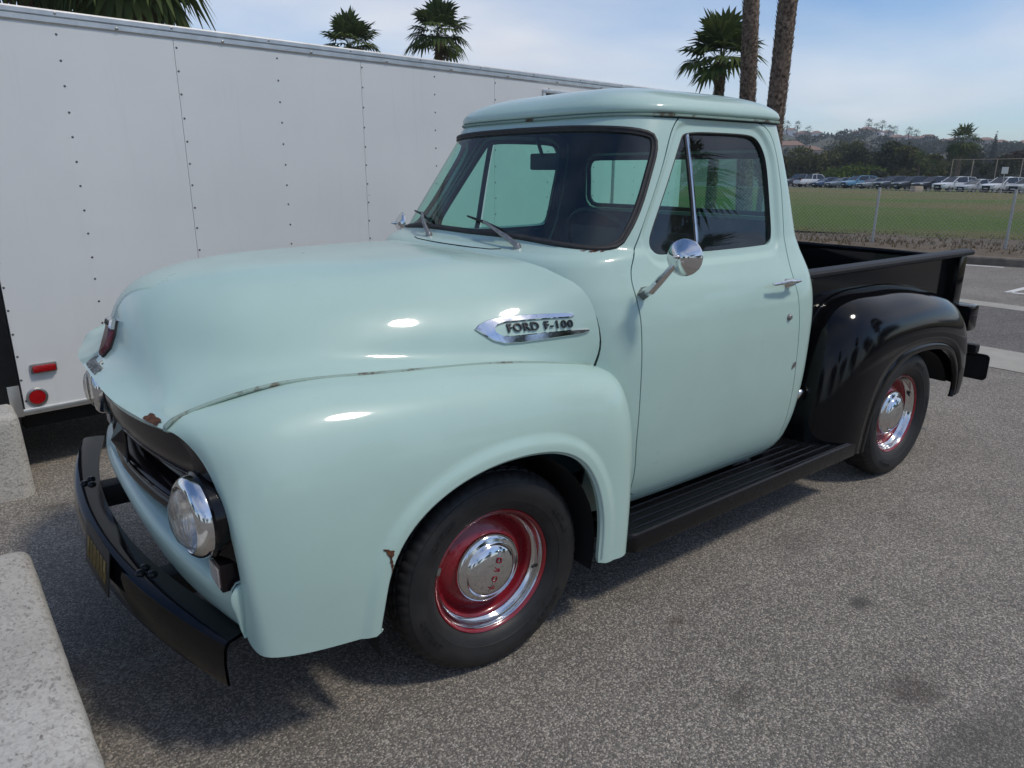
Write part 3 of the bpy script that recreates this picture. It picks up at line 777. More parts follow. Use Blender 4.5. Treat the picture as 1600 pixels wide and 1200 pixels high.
def make_shell(name, mat, holes, offset, thick, res, shell_poly=shell_poly):
    raws = []
    skip = lambda p: abs(p[0]) < 1e-4 or abs(p[0]-3*KS) < 1e-4
    a = panel(name, mapS, shell_poly, holes, res, mat, None, thick, offset, edge_skip=skip)
    b = panel(name, mapS, shell_poly, holes, res, mat, None, thick, offset, edge_skip=skip, sy=-1)
    return join2(a, b, name)
def join2(a, b, name):
    ma, mb_ = a.data, b.data
    V = [v.co[:] for v in ma.vertices]+[v.co[:] for v in mb_.vertices]; n = len(ma.vertices)
    F_ = [tuple(p.vertices) for p in ma.polygons]+[tuple(i+n for i in p.vertices) for p in mb_.polygons]
    N = [l.vector[:] for l in ma.corner_normals]+[l.vector[:] for l in mb_.corner_normals]
    me = bpy.data.meshes.new(name); me.from_pydata(V, [], F_)
    me.polygons.foreach_set('use_smooth', [True]*len(me.polygons)); me.update(); me.normals_split_custom_set(N)
    for m in ma.materials: me.materials.append(m)
    o = bpy.data.objects.new(name, me); COL.objects.link(o)
    for x in (a, b): bpy.data.objects.remove(x, do_unlink=True)
    return o

door_sq = to_sq(grow(door_poly, .0045)); win_sq = to_sq(win_poly)
cab = make_shell('cab', 'mint_paint', [door_sq], 0, .03, (.035, .03)); cab.parent = truck
lining = make_shell('cab_lining', 'cab_lining', [to_sq(grow(win_poly, .030))], -.018, 0, (.07, .06), lining_poly); lining.parent = cab

# ---- roof
ts = np.linspace(-3, 3, 200, endpoint=False)
E0 = S(ts, np.full(len(ts), 1.972)); nE = surf_normals(lambda D: S(D[:, 0], D[:, 1]), np.stack([ts, np.full(len(ts), 1.95)], 1)); nE[:, 2] = 0; nE /= np.linalg.norm(nE, axis=1)[:, None]
# seam point at the rear centre
nE[0] = (-1, 0, 0)
def ring(k, z, out):
    c = np.array([-1.27, 0, 0]); P = E0+nE*out; Q = c+(P-c)*[k, k, 0]; Q[:, 2] = z; return Q
rings = [ring(1, 1.874, -.012), ring(1, 1.874, .010), ring(1, 1.878, .017), ring(1, 1.888, .019)]
for a in np.linspace(.10, 1, 26):
    r = 1-a; r = 1-(1-(1-a))  # r goes down linearly
    k = (1-a)
    th = a*math.pi/2
    rr = math.cos(th)**.62; rings.append(ring(max(rr, .015), 1.888+.114*(1-rr**3.1)**(1/1.75), .019))
mb = MB(); G = np.array(rings); mb.grid(G, closed_v=True); mb.f.append(tuple(len(mb.v)-len(ts)+i for i in range(len(ts))))
roof = mb.build('roof', 'mint_paint', cab, 60)
mb = MB(); Gl = np.array([ring(k, 1.862+.095*(1-k**3)**.6, -.03) for k in (1, .97, .93, .85, .7, .5, .3, .1, .02)]); mb.grid(Gl, closed_v=True); mb.build('headliner', 'cab_lining', cab, 60)
dr = E0+nE*.008; dr[:, 2] = 1.868
sweep('drip_rail', dr, nE, [(-.006, -.01), (.002, -.01), (.002, .010), (.004, .014), (-.004, .014), (-.006, .008)], 'rusty_seam', cab)
sweep('roof_seal', dr+[0, 0, -.0095]-nE*.006, nE, ellip(6, .0035, .012), 'black_matte', cab)

# ---- windshield
def mapSws(D): return S(D[:, 0]/KS, D[:, 1])
wsN = surf_normals(mapS, ws_full); wsC = mapS(ws_full)
gask = sweep('windshield_gasket', wsC, wsN, [(-.003, -.012), (-.003, .003), (.002, .008), (.009, .008), (.013, .003), (.021, .001), (.023, -.012)], 'rubber', cab)
ws_g = panel('windshield', mapS, grow(ws_full, -.016), (), (.06, .05), 'windshield_glass', cab, 0, -.006)
# rust creeping out below the gasket
random.seed(21)
for sa, sb_, hh in ((.462, .492, .010), (.50, .522, .016), (.528, .540, .012)):
    ed_ = [(s_*KS, 1.458-.004+random.uniform(-.001, .001)) for s_ in np.linspace(sa, sb_, 8)]; lo_ = [(s_*KS, 1.452-hh*random.uniform(.4, 1)) for s_ in np.linspace(sb_-.003, sa+.003, 7)]
    panel('gasket_rust', mapS, np.array(ed_+lo_), (), (.012, .008), 'rust', cab, .0005, .0016)
# rear window
rwf = np.vstack([rwh, (rwh*[-1, 1])[::-1][1:-1]])
qr = q_of_z(rwf[:, 1]); sgn = np.where(rwf[:, 0] >= 0, 1, -1)
def mapR(D):
    q = q_of_z(D[:, 1]); yy = np.where(np.abs(D[:, 0]) < 1e-6, 1e-6, D[:, 0]); return S(s_of_yq(yy, q, rear=True)*1.0, q) * [1, 1, 1]
def mapR2(D):
    q = q_of_z(D[:, 1]); z, w, xf, a, xr = cab_par(q); t_ = np.clip(np.abs(D[:, 0])/w, 0, .9999)
    return np.stack([xr+_AR-_AR*(1-t_**_N)**(1/_N), D[:, 0], z], 1)
sweep('rear_window_gasket', mapR2(rwf), surf_normals(mapR2, rwf, True), [(-.02, -.012), (-.02, .004), (-.01, .009), (.004, .004), (.004, -.012)], 'rubber', cab)
panel('rear_window', mapR2, grow(rwf, -.008), (), (.08, .06), 'tinted_glass', cab, 0, -.006, flip=True)

# ---- doors
def mapDoor(D):
    P = mapX(D); d = dist_poly(D, win_poly); ins = inside(D, win_poly)
    P[:, 1] -= .013*np.where(ins, 1, sstep(.052, .022, d)); return P
doors = []
wr = resample(win_poly, .016); exd = np.vstack([grow(wr, d) for d in (.006, .014, .022, .030, .038, .046, .054, .064)])
for sy in (1, -1):
    d = panel('door', mapDoor, door_poly, [win_poly], (.030, .030), 'mint_paint', truck, .022, 0, flip=True, sy=sy, extra=exd); doors.append(d)
    wp = resample(win_poly, .02); wN = surf_normals(mapX, wp, True); wC = mapX(wp)-wN*.013
    sweep('window_seal', wC, wN, [(-.012, -.02), (-.012, -.002), (.002, .001), (.004, -.02)] if False else [(.012, -.022), (.012, -.006), (-.001, .001), (-.004, -.022)], 'rubber', d, sy=sy)
    # split of the opening: vent glass ahead of the divider bar
    x_top, x_bot = -1.062, -1.045
    bar = [(x_top, 1.80), (x_bot, 1.362)]
    def side(D): return (D[:, 0]-(x_top+(x_bot-x_top)*(1.80-D[:, 1])/(1.80-1.362)))
    wpi = grow(win_poly, -.004)
    fr = np.array([p for p in wpi if side(p[None])[0] > .006]); rr_ = np.array([p for p in wpi if side(p[None])[0] < -.006])
    # reorder so that the polygons start at the bar
    def reord(P):
        g = np.linalg.norm(np.roll(P, -1, 0)-P, axis=1); k = int(np.argmax(g)); return np.roll(P, -(k+1), 0)
    panel('vent_glass', mapX, reord(fr), (), (.05, .05), 'tinted_glass', d, 0, -.020, flip=True, sy=sy)
    panel('window_glass', mapX, reord(rr_), (), (.05, .05), 'tinted_glass', d, 0, -.026, flip=True, sy=sy)
    bp = np.array([(x_top+(x_bot-x_top)*t_, 1.806-.448*t_) for t_ in np.linspace(0, 1, 14)]); bN = surf_normals(mapX, bp, True)
    sweep('window_divider', mapX(bp)-bN*.02, bN, [(-.007, -.006), (.007, -.006), (.007, .004), (.003, .008), (-.003, .008), (-.007, .004)], 'chrome', d, closed=False, sy=sy)
    bp2 = bp+[.013, 0]; sweep('vent_frame', mapX(bp2)-bN*.02, bN, [(-.005, -.006), (.005, -.006), (.005, .004), (-.005, .004)], 'rubber', d, closed=False, sy=sy)
    if sy > 0:
        random.seed(5); sc0 = np.array([(-1.652, .838), (-1.640, .846), (-1.626, .842), (-1.618, .828), (-1.622, .812), (-1.634, .818), (-1.645, .822)])
        panel('paint_scuff', mapX, resample(sc0, .006)+np.array([(random.uniform(-.002, .002), random.uniform(-.002, .002)) for _ in resample(sc0, .006)]), (), (.01, .01), 'worn_metal', d, .0004, .0012, flip=True)
    # handle: escutcheon, lever, grip
    def onx(x, z, off):
        D = np.array([[x, z]]); P = mapX(D)+surf_normals(mapX, D, True)*off; return P[0]*[1, sy, 1]
    mb = MB(); mb.tube([onx(-1.545, 1.203, -.002), onx(-1.545, 1.203, .018), onx(-1.545, 1.203, .042)], [.024, .017, .013], 14)
    mb.tube([onx(-1.545, 1.203, .040), onx(-1.53, 1.204, .050), onx(-1.49, 1.206, .052), onx(-1.42, 1.205, .046), onx(-1.385, 1.204, .040)], [.009, .011, .0095, .008, .006], 12)
    mb.tube([onx(-1.54, 1.203, .046), onx(-1.575, 1.204, .046)], [.009, .005], 10)
    mb.build('door_handle', 'chrome', d)
    mb = MB(); mb.tube([onx(-1.548, 1.060, 0), onx(-1.548, 1.060, .006), onx(-1.548, 1.060, .012)], [.015, .014, .009], 16); mb.build('door_lock', 'worn_metal', d)
    # mirror on its arm
    b0 = onx(-.672, 1.238, 0); A1 = b0+np.array([.015, sy*.055, .02]); K = np.array([-.683, sy*.985, 1.385])
    mb = MB(); nn = surf_normals(mapX, np.array([[-.672, 1.238]]), True)[0]*[1, sy, 1]
    mb.tube([b0-nn*.002, b0+nn*.030], [.024, .020], 4); mb.build('mirror_bracket', 'worn_metal', d, 20)
    mb = MB(); mb.tube([b0+nn*.016+np.array([0, 0, .004]), b0+nn*.038, A1, A1+(K-A1)*.3, K], [.014, .018, .016, .015, .009], 10); mb.build('mirror_arm', 'chrome', d)
    mb = MB(); mb.lathe([(.0005, .034), (.018, .033), (.03, .026), (.046, .014), (.058, .005), (.063, .0), (.0635, -.006), (.060, -.010), (.0005, -.010)], 40)
    ax = Vector((.93, sy*.30, .02)).normalized()
    mb.xf(Matrix.Translation(Vector(K)+Vector((-.012, 0, -.004))) @ Vector((0, 1, 0)).rotation_difference(ax).to_matrix().to_4x4()); mb.build('mirror_head', 'chrome', d)
    mb = MB(); mb.tube([K+np.array([.05, sy*.006, .002]), K+np.array([.02, 0, 0]), K+np.array([-.002, 0, 0])], [.003, .010, .012], 10); mb.build('mirror_pivot', 'chrome', d)

# ---- hood
def mapH(D): return HOOD(D[:, 0], D[:, 1])
ur = HOOD.tu; rect = np.array([(.004, 0), (HOOD.U, 0), (HOOD.U, HOOD.V), (.004, HOOD.V)])
hN = np.array(surf_normals(mapH, np.array([[.5, HOOD.V/2]])))
hood = panel('hood', mapH, rect, (), (.026, .026), 'mint_paint', truck, .016, flip=hN[0][2] < 0)
def _newton(D, tgt, ax, lo, hi):
    for it in range(8):
        e = 1e-4; p = mapH(D); Ju = (mapH(D+[e, 0])-p)[:, ax]/e; Jv = (mapH(D+[0, e])-p)[:, ax]/e; r = tgt-p[:, ax]
        det = Ju[:, 0]*Jv[:, 1]-Jv[:, 0]*Ju[:, 1]; det = np.where(np.abs(det) < 1e-6, 1e-6, det)
        D = D+np.stack([(r[:, 0]*Jv[:, 1]-r[:, 1]*Jv[:, 0])/det, (Ju[:, 0]*r[:, 1]-Ju[:, 1]*r[:, 0])/det], 1).clip(-.05, .05)
        D = np.clip(D, lo, hi)
    return D
def hood_pts(xz, sy=1, off=0):
    """points on the hood side at (x, z), lifted by off"""
    xz = np.asarray(xz, float); D = np.array([HD[np.argmin((HG[:, 0]-x)**2+(HG[:, 2]-z)**2)] for x, z in xz])
    D = _newton(D, xz, [0, 2], [.003, HOOD.V/2], [HOOD.U-.003, HOOD.V-.002])
    n = surf_normals(mapH, D); n = n*np.where(n[:, 1] < 0, -1, 1)[:, None]
    return (mapH(D)+n*np.reshape(off, (-1, 1)))*[1, sy, 1]
_g = np.stack(np.meshgrid(np.linspace(.02, HOOD.U-.02, 90), np.linspace(HOOD.V*.72, HOOD.V-.01, 60)), -1).reshape(-1, 2); HD = _g; HG = mapH(_g)
for sy in (1, -1):
    # bead between hood and fender
    u = np.linspace(.02, HOOD.U-(.01 if sy > 0 else .40), 80); D = np.stack([u, np.full(80, HOOD.V)], 1)
    P = mapH(D); P = P+[0, .0085, .0015]; N = np.tile([0, .5, .86], (80, 1))
    sweep('fender_bead', P, N, ellip(8, .0065, .006), 'rusty_seam', truck, closed=False, sy=sy)
    sweep('fender_gap', P+[0, -.006, .001], N, ellip(6, .0045, .003), 'black_void', truck, closed=False, sy=sy)
    # side badge: spear with two prongs
    def bm_(P, h): return hood_pts(P, sy, np.full(len(P), h))
    up = [(-.040, 1.160), (-.062, 1.173), (-.10, 1.183), (-.16, 1.189), (-.28, 1.190), (-.385, 1.189), (-.408, 1.185), (-.408, 1.176), (-.385, 1.172), (-.28, 1.171), (-.16, 1.169), (-.130, 1.164), (-.115, 1.154), (-.118, 1.143), (-.138, 1.132), (-.18, 1.128), (-.30, 1.130), (-.42, 1.132), (-.455, 1.131), (-.455, 1.120), (-.42, 1.113), (-.30, 1.106), (-.20, 1.102), (-.14, 1.104), (-.10, 1.117), (-.065, 1.141)]
    up = resample(np.array(up), .02)
    up = resample(round_poly(up, .004, 3), .008); cen = grow(up, -.0030)
    ring0 = bm_(up, -.002); ring1 = bm_(grow(up, -.0006), .0045); ring2 = bm_(cen, .008)
    mb = MB(); G = np.array([ring0, ring1, ring2]); mb.grid(G, closed_v=True)
    base = len(mb.v); tri = geometry.delaunay_2d_cdt([Vector(p) for p in cen], [(i, (i+1) % len(cen)) for i in range(len(cen))], [], 1, 1e-6)
    n = len(up)
    c2 = np.array([v[:] for v in tri[0]]); tt = [tuple(f) for f in tri[2] if inside(c2[list(f)].mean(0)[None], cen)[0]]
    mb.add(bm_(c2, .008), tt)
    mb.build('hood_badge', 'chrome', hood, 25)
    me = text_mesh('FORD F-100', .045, .003, .0008, 1.12)
    x0 = -.278; ang = 0
    co = np.array([v_.co[:] for v_ in me.vertices]); Pt = hood_pts(np.stack([x0-co[:, 0]*.92*sy, 1.1505+co[:, 1]*.80], 1), sy, .004+co[:, 2])
    for v_, p in zip(me.vertices, Pt): v_.co = p
    me.materials.clear(); link('badge_lettering', me, 'letter_black', hood)
# nose crest + script
def noses(yz, off):
    """points on the hood front face at (y, z)"""
    yz = np.asarray(yz, float); D = np.array([HD2[np.argmin((HG2[:, 1]-y)**2+(HG2[:, 2]-z)**2)] for y, z in yz])
    D = _newton(D, yz, [1, 2], [.5, .1], [HOOD.U-.004, HOOD.V-.1])
    n = surf_normals(mapH, D); n = n*np.where(n[:, 0] < 0, -1, 1)[:, None]
    return mapH(D)+n*np.reshape(off, (-1, 1))
def nose(y, z, off): return noses([(y, z)], [off])[0]
_g = np.stack(np.meshgrid(np.linspace(HOOD.U*.78, HOOD.U-.004, 60), np.linspace(HOOD.V*.3, HOOD.V*.7, 60)), -1).reshape(-1, 2); HD2 = _g; HG2 = mapH(_g)
def plate_on_nose(name, poly, h0, h1, mat, inset=.003):
    poly = resample(np.asarray(poly, float), .012)
    mb = MB(); k_ = len(poly); G = np.array([noses(poly, [-.004]*k_), noses(poly, [h0]*k_), noses(grow(poly, -inset), [h1]*k_)])
    mb.grid(G, closed_v=True); n = len(poly); mb.f.append(tuple(len(mb.v)-n+i for i in range(n)))
    return mb.build(name, mat, hood, 30)
crest = np.array([(-.038, 1.196), (.038, 1.196), (.043, 1.150), (.036, 1.108), (.018, 1.084), (0, 1.076), (-.018, 1.084), (-.036, 1.108), (-.043, 1.150)])
plate_on_nose('crest_surround', crest*1.0+[0, 0], .004, .007, 'rubber', .001)
plate_on_nose('crest_shield', (crest-[0, 1.14])*[.86, .90]+[0, 1.135], .014, .022, 'maroon_enamel', .008)
plate_on_nose('crest_crown', np.array([(-.036, 1.196), (.036, 1.196), (.038, 1.168), (-.038, 1.168)]), .018, .024, 'chrome', .005)
def letters_on_nose(name, s, size, cy, cz, off, mat, sp=1.0, shear=0, bev=.0006):
    me = text_mesh(s, size, .002, bev, sp, shear)
    co = np.array([v_.co[:] for v_ in me.vertices]); Pt = noses(co[:, :2]+[cy, cz], off+co[:, 2])
    for v_, p in zip(me.vertices, Pt): v_.co = p
    me.materials.clear(); return link(name, me, mat, hood)
letters_on_nose('crest_lettering', 'FORD', .018, 0, 1.182, .0245, 'letter_black')
letters_on_nose('hood_script', 'Overdrive', .040, .0, 1.056, .002, 'worn_metal', 1.05, .35, .0)
random.seed(4)
rpt = [(HOOD.U-.001-a_, HOOD.V-b_) for a_, b_ in [(.0, .028), (.0, .120), (.012, .128), (.020, .112), (.034, .118), (.042, .092), (.036, .070), (.044, .045), (.028, .030), (.014, .038)]]
rpt = resample(np.array(rpt), .006); rpt = rpt+np.array([(random.uniform(-.004, .0), random.uniform(-.004, .004)) for _ in rpt])
panel('rust_patch', mapH, rpt, (), (.01, .01), 'rust', hood, .001, .0022, flip=hN[0][2] < 0)

# ---- front fenders
def inv_loft(L, xz):
    gu, gv = np.meshgrid(np.linspace(0, L.U, 200), np.linspace(0, L.V, 140)); D0 = np.stack([gu.ravel(), gv.ravel()], 1); P0 = L(D0[:, 0], D0[:, 1])
    m = D0[:, 1] > L.V*.25; D0 = D0[m]; P0 = P0[m]; xz = np.asarray(xz, float)
    D = np.array([D0[np.argmin((P0[:, 0]-x)**2+(P0[:, 2]-z)**2)] for x, z in xz])
    for it in range(10):
        e = 1e-4; p = L(D[:, 0], D[:, 1]); Ju = ((L(D[:, 0]+e, D[:, 1])-p)/e)[:, [0, 2]]; Jv = ((L(D[:, 0], D[:, 1]+e)-p)/e)[:, [0, 2]]; r = xz-p[:, [0, 2]]
        det = Ju[:, 0]*Jv[:, 1]-Jv[:, 0]*Ju[:, 1]
        D = D+np.stack([(r[:, 0]*Jv[:, 1]-r[:, 1]*Jv[:, 0])/det, (Ju[:, 0]*r[:, 1]-Ju[:, 1]*r[:, 0])/det], 1)
    return D
arch = arch_f(70)
def mapF(D):
    P = FENDER(D[:, 0], np.clip(D[:, 1], -.1, FENDER.V+.1))
    d = dist_poly(P[:, [0, 2]], arch, closed=False); w = sstep(.070, .030, d)*np.clip((P[:, 1]-.80)/.08, 0, 1)
    P[:, 1] += .012*w - .014*sstep(.010, 0.0, d)*np.clip((P[:, 1]-.80)/.08, 0, 1); return P
arch_in = arch[(arch[:, 1] > .36) | (arch[:, 0] > 0)]
auv = inv_loft(FENDER, arch)
auv = auv[auv[:, 1] < FENDER.V-.004]
fp = np.vstack([[(0, 0), (FENDER.U, 0)], [(FENDER.U, FENDER.V)], [(auv[0, 0], FENDER.V)], auv, [(auv[-1, 0], FENDER.V)], [(0, FENDER.V)]])
fp = round_poly(fp, [0, 0, .05, 0]+[0]*len(auv)+[0, .03], 6)
def offs(P, d, closed):
    T = (np.roll(P, -1, 0)-np.roll(P, 1, 0)) if closed else np.gradient(P, axis=0); T /= np.linalg.norm(T, axis=1)[:, None]+1e-12
    return P+np.stack([T[:, 1], -T[:, 0]], 1)*d
aud = resample(auv, .010, closed=False); ex = np.vstack([offs(aud, s*d, False) for d in (.006, .012, .020, .030, .040, .050, .060, .070, .080) for s in (1, -1)])
_n = surf_normals(mapF, np.array([[FENDER.U*.5, FENDER.V*.35]]))[0]
fenders = [panel('front_fender', mapF, fp, (), (.026, .026), 'mint_paint', truck, .016, 0, flip=_n[1] < 0, sy=sy, extra=ex) for sy in (1, -1)]
for sy, f in zip((1, -1), fenders):
    # dark inner wheel housing
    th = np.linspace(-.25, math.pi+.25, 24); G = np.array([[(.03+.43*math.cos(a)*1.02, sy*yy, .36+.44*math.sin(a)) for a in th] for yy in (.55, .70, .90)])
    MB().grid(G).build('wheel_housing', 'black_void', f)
    rr = [(.434, .640), (.452, .647), (.468, .651), (.457, .641), (.452, .622), (.450, .598), (.444, .578), (.441, .600), (.444, .622)]
    uv = inv_loft(FENDER, rr); uv = resample(uv, .006)+np.array([(random.uniform(-.002, .002), random.uniform(-.002, .002)) for _ in resample(uv, .006)])
    if sy > 0: panel('rust_chip', mapF, uv, (), (.01, .01), 'rust', f, .001, .002, flip=_n[1] < 0)

# ---- grille
gr = MB()
yy = np.linspace(-.68, .68, 61)
def bar(y, prof):
    k = abs(y)/.68
    return [(x-.085*k**2.2-.02*k, y, z) for x, z in prof(k)]
def upper(k):
    s_ = 1-.12*k
    return [(.86, 1.018), (.915, 1.012), (.938, .985), (.949, .945), (.952, .905), (.948, .870), (.935, .850), (.910, .843), (.86, .845)]
def lower(k): return [(.86, .735), (.915, .735), (.935, .722), (.945, .705), (.94, .685), (.93, .672), (.86, .668)]
mb = MB(); mb.grid(np.array([bar(y, upper) for y in yy])); grille = mb.build('grille', 'dark_grille_paint', truck, 50)
mb = MB(); mb.grid(np.array([bar(y, lower) for y in yy])); mb.build('lower_grille_bar', 'dark_grille_paint', grille, 50)
mb = MB(); mb.grid(np.array([[(.845-.07*(abs(y)/.68)**2, y, z) for z in (.64, .84, 1.02)] for y in yy])); mb.build('grille_backing', 'black_void', grille)
# centre prow and horizontal blade
mb = MB()
mb.add([(.93, -.075, .795), (.93, 0, .868), (.93, .075, .795), (.93, 0, .715), (.968, 0, .795), (.935, -.045, .84), (.935, .045, .84), (.935, .045, .75), (.935, -.045, .75)], [(0, 5, 4), (5, 1, 4), (1, 6, 4), (6, 2, 4), (2, 7, 4), (7, 3, 4), (3, 8, 4), (8, 0, 4)])
mb.build('grille_ornament', 'dark_grille_paint', grille, 20)
for sy in (1, -1):
    mb = MB(); ys = np.linspace(.06, .60, 24)
    mb.grid(np.array([[(.885-.085*(y/.68)**2.2-dx, sy*y, .785+dz*(1-.35*(y/.6)**2)) for dx, dz in ((.05, .030), (.01, .022), (.0, .004), (.01, -.014), (.05, -.018))] for y in ys])); mb.build('grille_blade', 'dark_grille_paint', grille, 50)
    # opening rim
    ys = np.linspace(.07, .60, 30)
    path = [(.934-.085*(y/.68)**2.2-.02*y/.68, sy*y, .846) for y in ys]+[(.86, sy*.645, .80)]+[(.938-.085*(y/.68)**2.2-.02*y/.68, sy*y, .733) for y in ys[::-1]]
    mb = MB(); mb.tube(path, .0055, 6, closed=True); mb.build('opening_rim', 'dark_grille_paint', grille, 60)
    # headlight pod: plate between bar and fender edge, then bucket
    fe = FENDER(np.full(26, FENDER.U), np.linspace(.04, FENDER.V*.70, 26)); fe = fe-[.010, .006, 0]
    hc_ = np.array([.845, .738, .788]); cir = []
    for p in fe:
        d = p-hc_; a = math.atan2(d[2], d[1]); cir.append((.870, hc_[1]+.112*math.cos(a), hc_[2]+.112*math.sin(a)))
    G = np.array([fe, fe*.45+np.array(cir)*.55-[.010, 0, 0], cir])*[1, sy, 1]
    MB().grid(G).build('headlight_panel', 'dark_grille_paint', grille, 60)
    inn = np.array([(.80, .60, z) for z in np.linspace(.97, .64, 26)]); cir2 = []
    for p in inn:
        d = p-hc_; a = math.atan2(d[2], d[1]); cir2.append((.870, hc_[1]+.112*math.cos(a), hc_[2]+.112*math.sin(a)))
    MB().grid(np.array([inn, cir2])*[1, sy, 1]).build('headlight_panel', 'dark_grille_paint', grille, 60)
    hl = MB().lathe([(.118, -.075), (.119, .004), (.113, .010), (.108, .010), (.106, -.03)], 48)
    rotm = Matrix.Translation((.874, sy*.738, .790)) @ Matrix.Rotation(R(sy*6), 4, 'Z') @ Matrix.Rotation(R(-90), 4, 'Z')
    hb = hl.xf(rotm).build('headlight', 'black_paint', truck, 40)
    MB().lathe([(.113, .006), (.1125, .022), (.106, .034), (.096, .043), (.089, .045), (.086, .040), (.0855, .02)], 56).xf(rotm).build('headlight_ring', 'chrome', hb, 45)
    MB().lathe([(.0865, .034), (.075, .052), (.055, .066), (.03, .073), (.0005, .075)], 48).xf(rotm).build('headlight_lens', 'lens_glass', hb, 60)
    MB().lathe([(.0865, .030), (.07, .0), (.045, -.028), (.02, -.04), (.0005, -.042)], 40).xf(rotm).build('headlight_reflector', 'reflector_metal', hb, 60)
    mb = MB()
    for k in range(-4, 5):
        zz = [(k*.017, .064-.30*((k*.017)**2+v*v)*7*.5-.004, v) for v in np.linspace(-.055, .055, 7) if (k*.017)**2+v*v < .0068]
        if len(zz) > 2: mb.tube([(x, max(h, .034), z) for x, h, z in zz], .0022, 5)
    mb.xf(rotm).build('lens_flutes', 'lens_glass', hb, 60)
    # parking light
    y0, y1 = .742, .835
    mb = MB(); mb.box((.79, min(sy*y0, sy*y1), .600), (.868, max(sy*y0, sy*y1), .680), .006); pk = mb.build('parking_light', 'dark_grille_paint', truck)
    mb = MB()
    for k in range(9):
        a_ = y0+.008+k*(y1-y0-.016)/9; mb.box((.860, min(sy*a_, sy*(a_+.0078)), .612), (.8725, max(sy*a_, sy*(a_+.0078)), .668), .0015)
    mb.build('parking_lens', 'amber_lens', pk)

# ---- lower front valance
vr = []
for y in np.linspace(-.845, .845, 70):
    k = abs(y)/.845; e = sstep(.86, 1.0, k)
    bx = -.095*k**2.4
    lift = -.035*k**2
    vr.append([(.80, y, .655+lift), (.885+bx, y, .662+lift), (.935+bx-.01*e, y, .655+lift), (.952+bx-.015*e, y, .640+lift), (.955+bx-.015*e, y, .620+lift), (.938+bx-.01*e, y, .56+lift*.6), (.915+bx, y, .49+lift*.3), (.905+bx, y, .462), (.885+bx, y, .456)])
val = MB().grid(np.array(vr)).build('front_valance', 'mint_paint', truck, 50)
for sy in (1, -1):
    sweep('valance_gasket', np.array(vr[-1])[2:]*[1, sy, 1]+[0, sy*.004, 0], np.tile([0, sy*1.0, 0], (7, 1)), ellip(6, .006, .004), 'rubber', val, closed=False)
    # fender corner closing the valance end
    # fender corner piece closing the valance end
    C0 = np.array(vr[-1])[1:8]; C0 = smooth_open(C0, 24)+[.006, .008, 0]
    fe_ = np.array([FENDER([FENDER.U], [v_])[0] for v_ in np.linspace(FENDER.V*.745, FENDER.V*.955, 24)])
    G = np.array([C0+[-.03, 0, 0], C0, C0*.75+fe_*.25+[.010, .004, 0], C0*.4+fe_*.6+[.010, .006, 0], fe_])*[1, sy, 1]
    MB().grid(smooth_rows(G) if False else G).build('fender_corner', 'mint_paint', fenders[0 if sy > 0 else 1], 60)

# ---- front bumper
def bump_pt(y): 
    k = y/.86; return np.array([1.062-.050*k-.150*k*k, y, .500-.042*k])
ys = np.linspace(-.86, .84, 60); C_ = np.array([bump_pt(y) for y in ys])
prof = [(0.0, 0), (.010, -.006), (.016, -.022), (.020, -.06), (.018, -.118), (.015, -.132), (.009, -.132), (.010, -.112), (.012, -.06), (.006, -.024), (-.004, -.010), (-.075, -.008), (-.075, 0), (-.04, .002)]
G = []
for i, y in enumerate(ys):
    T = C_[min(i+1, 59)]-C_[max(i-1, 0)]; nrm = np.array([T[1], -T[0], 0]); nrm /= np.linalg.norm(nrm)
    G.append([C_[i]+nrm*a+np.array([0, 0, b]) for a, b in prof])
mb = MB(); G = np.array(G); mb.grid(G, closed_v=True); m_ = len(prof)
bumper = mb.build('front_bumper', 'black_paint', truck, 35)
for y in (-.40, -.375, -.35, .35, .375, .40):
    p = bump_pt(y); mb = MB(); px = -.022 if int(round(abs(y)*1000)) % 50 else -.045
    mb.tube([p+[px, 0, -.002], p+[px, 0, .006], p+[px, 0, .012]], [.016, .015, .009], 10); mb.build('bumper_bolt', 'black_paint', bumper, 50)
for sy in (1, -1):
    p = bump_pt(sy*.375); MB().box((.62, sy*.375-.04, p[2]-.10), (p[0]-.045, sy*.375+.04, p[2]-.014), .006).build('bumper_bracket', 'black_matte', bumper)
# front plate: black with worn gold lettering
pc = bump_pt(.14); pr_ = Matrix.Translation((pc[0]+.026, .14, .462)) @ Matrix.Rotation(R(4), 4, 'Z') @ Matrix.Rotation(R(-9), 4, 'Y')
mb = MB(); mb.box((-.004, -.15, -.076), (.0, .15, .076), .0015); plt = mb.xf(pr_).build('number_plate', 'plate_black', bumper)
mb = MB()
for k in range(6):
    a_ = -.115+k*.042; random.seed(k)
    mb.box((.0, a_, -.045), (.003, a_+.007, .030), .001); mb.box((.0, a_+.018, -.045), (.003, a_+.025, .030), .001); mb.box((.0, a_, random.choice((.022, -.008))), (.0029, a_+.025, random.choice((.0295, .0005)) if False else .0299), .001)
mb.xf(pr_).build('plate_characters', 'plate_gold', plt)

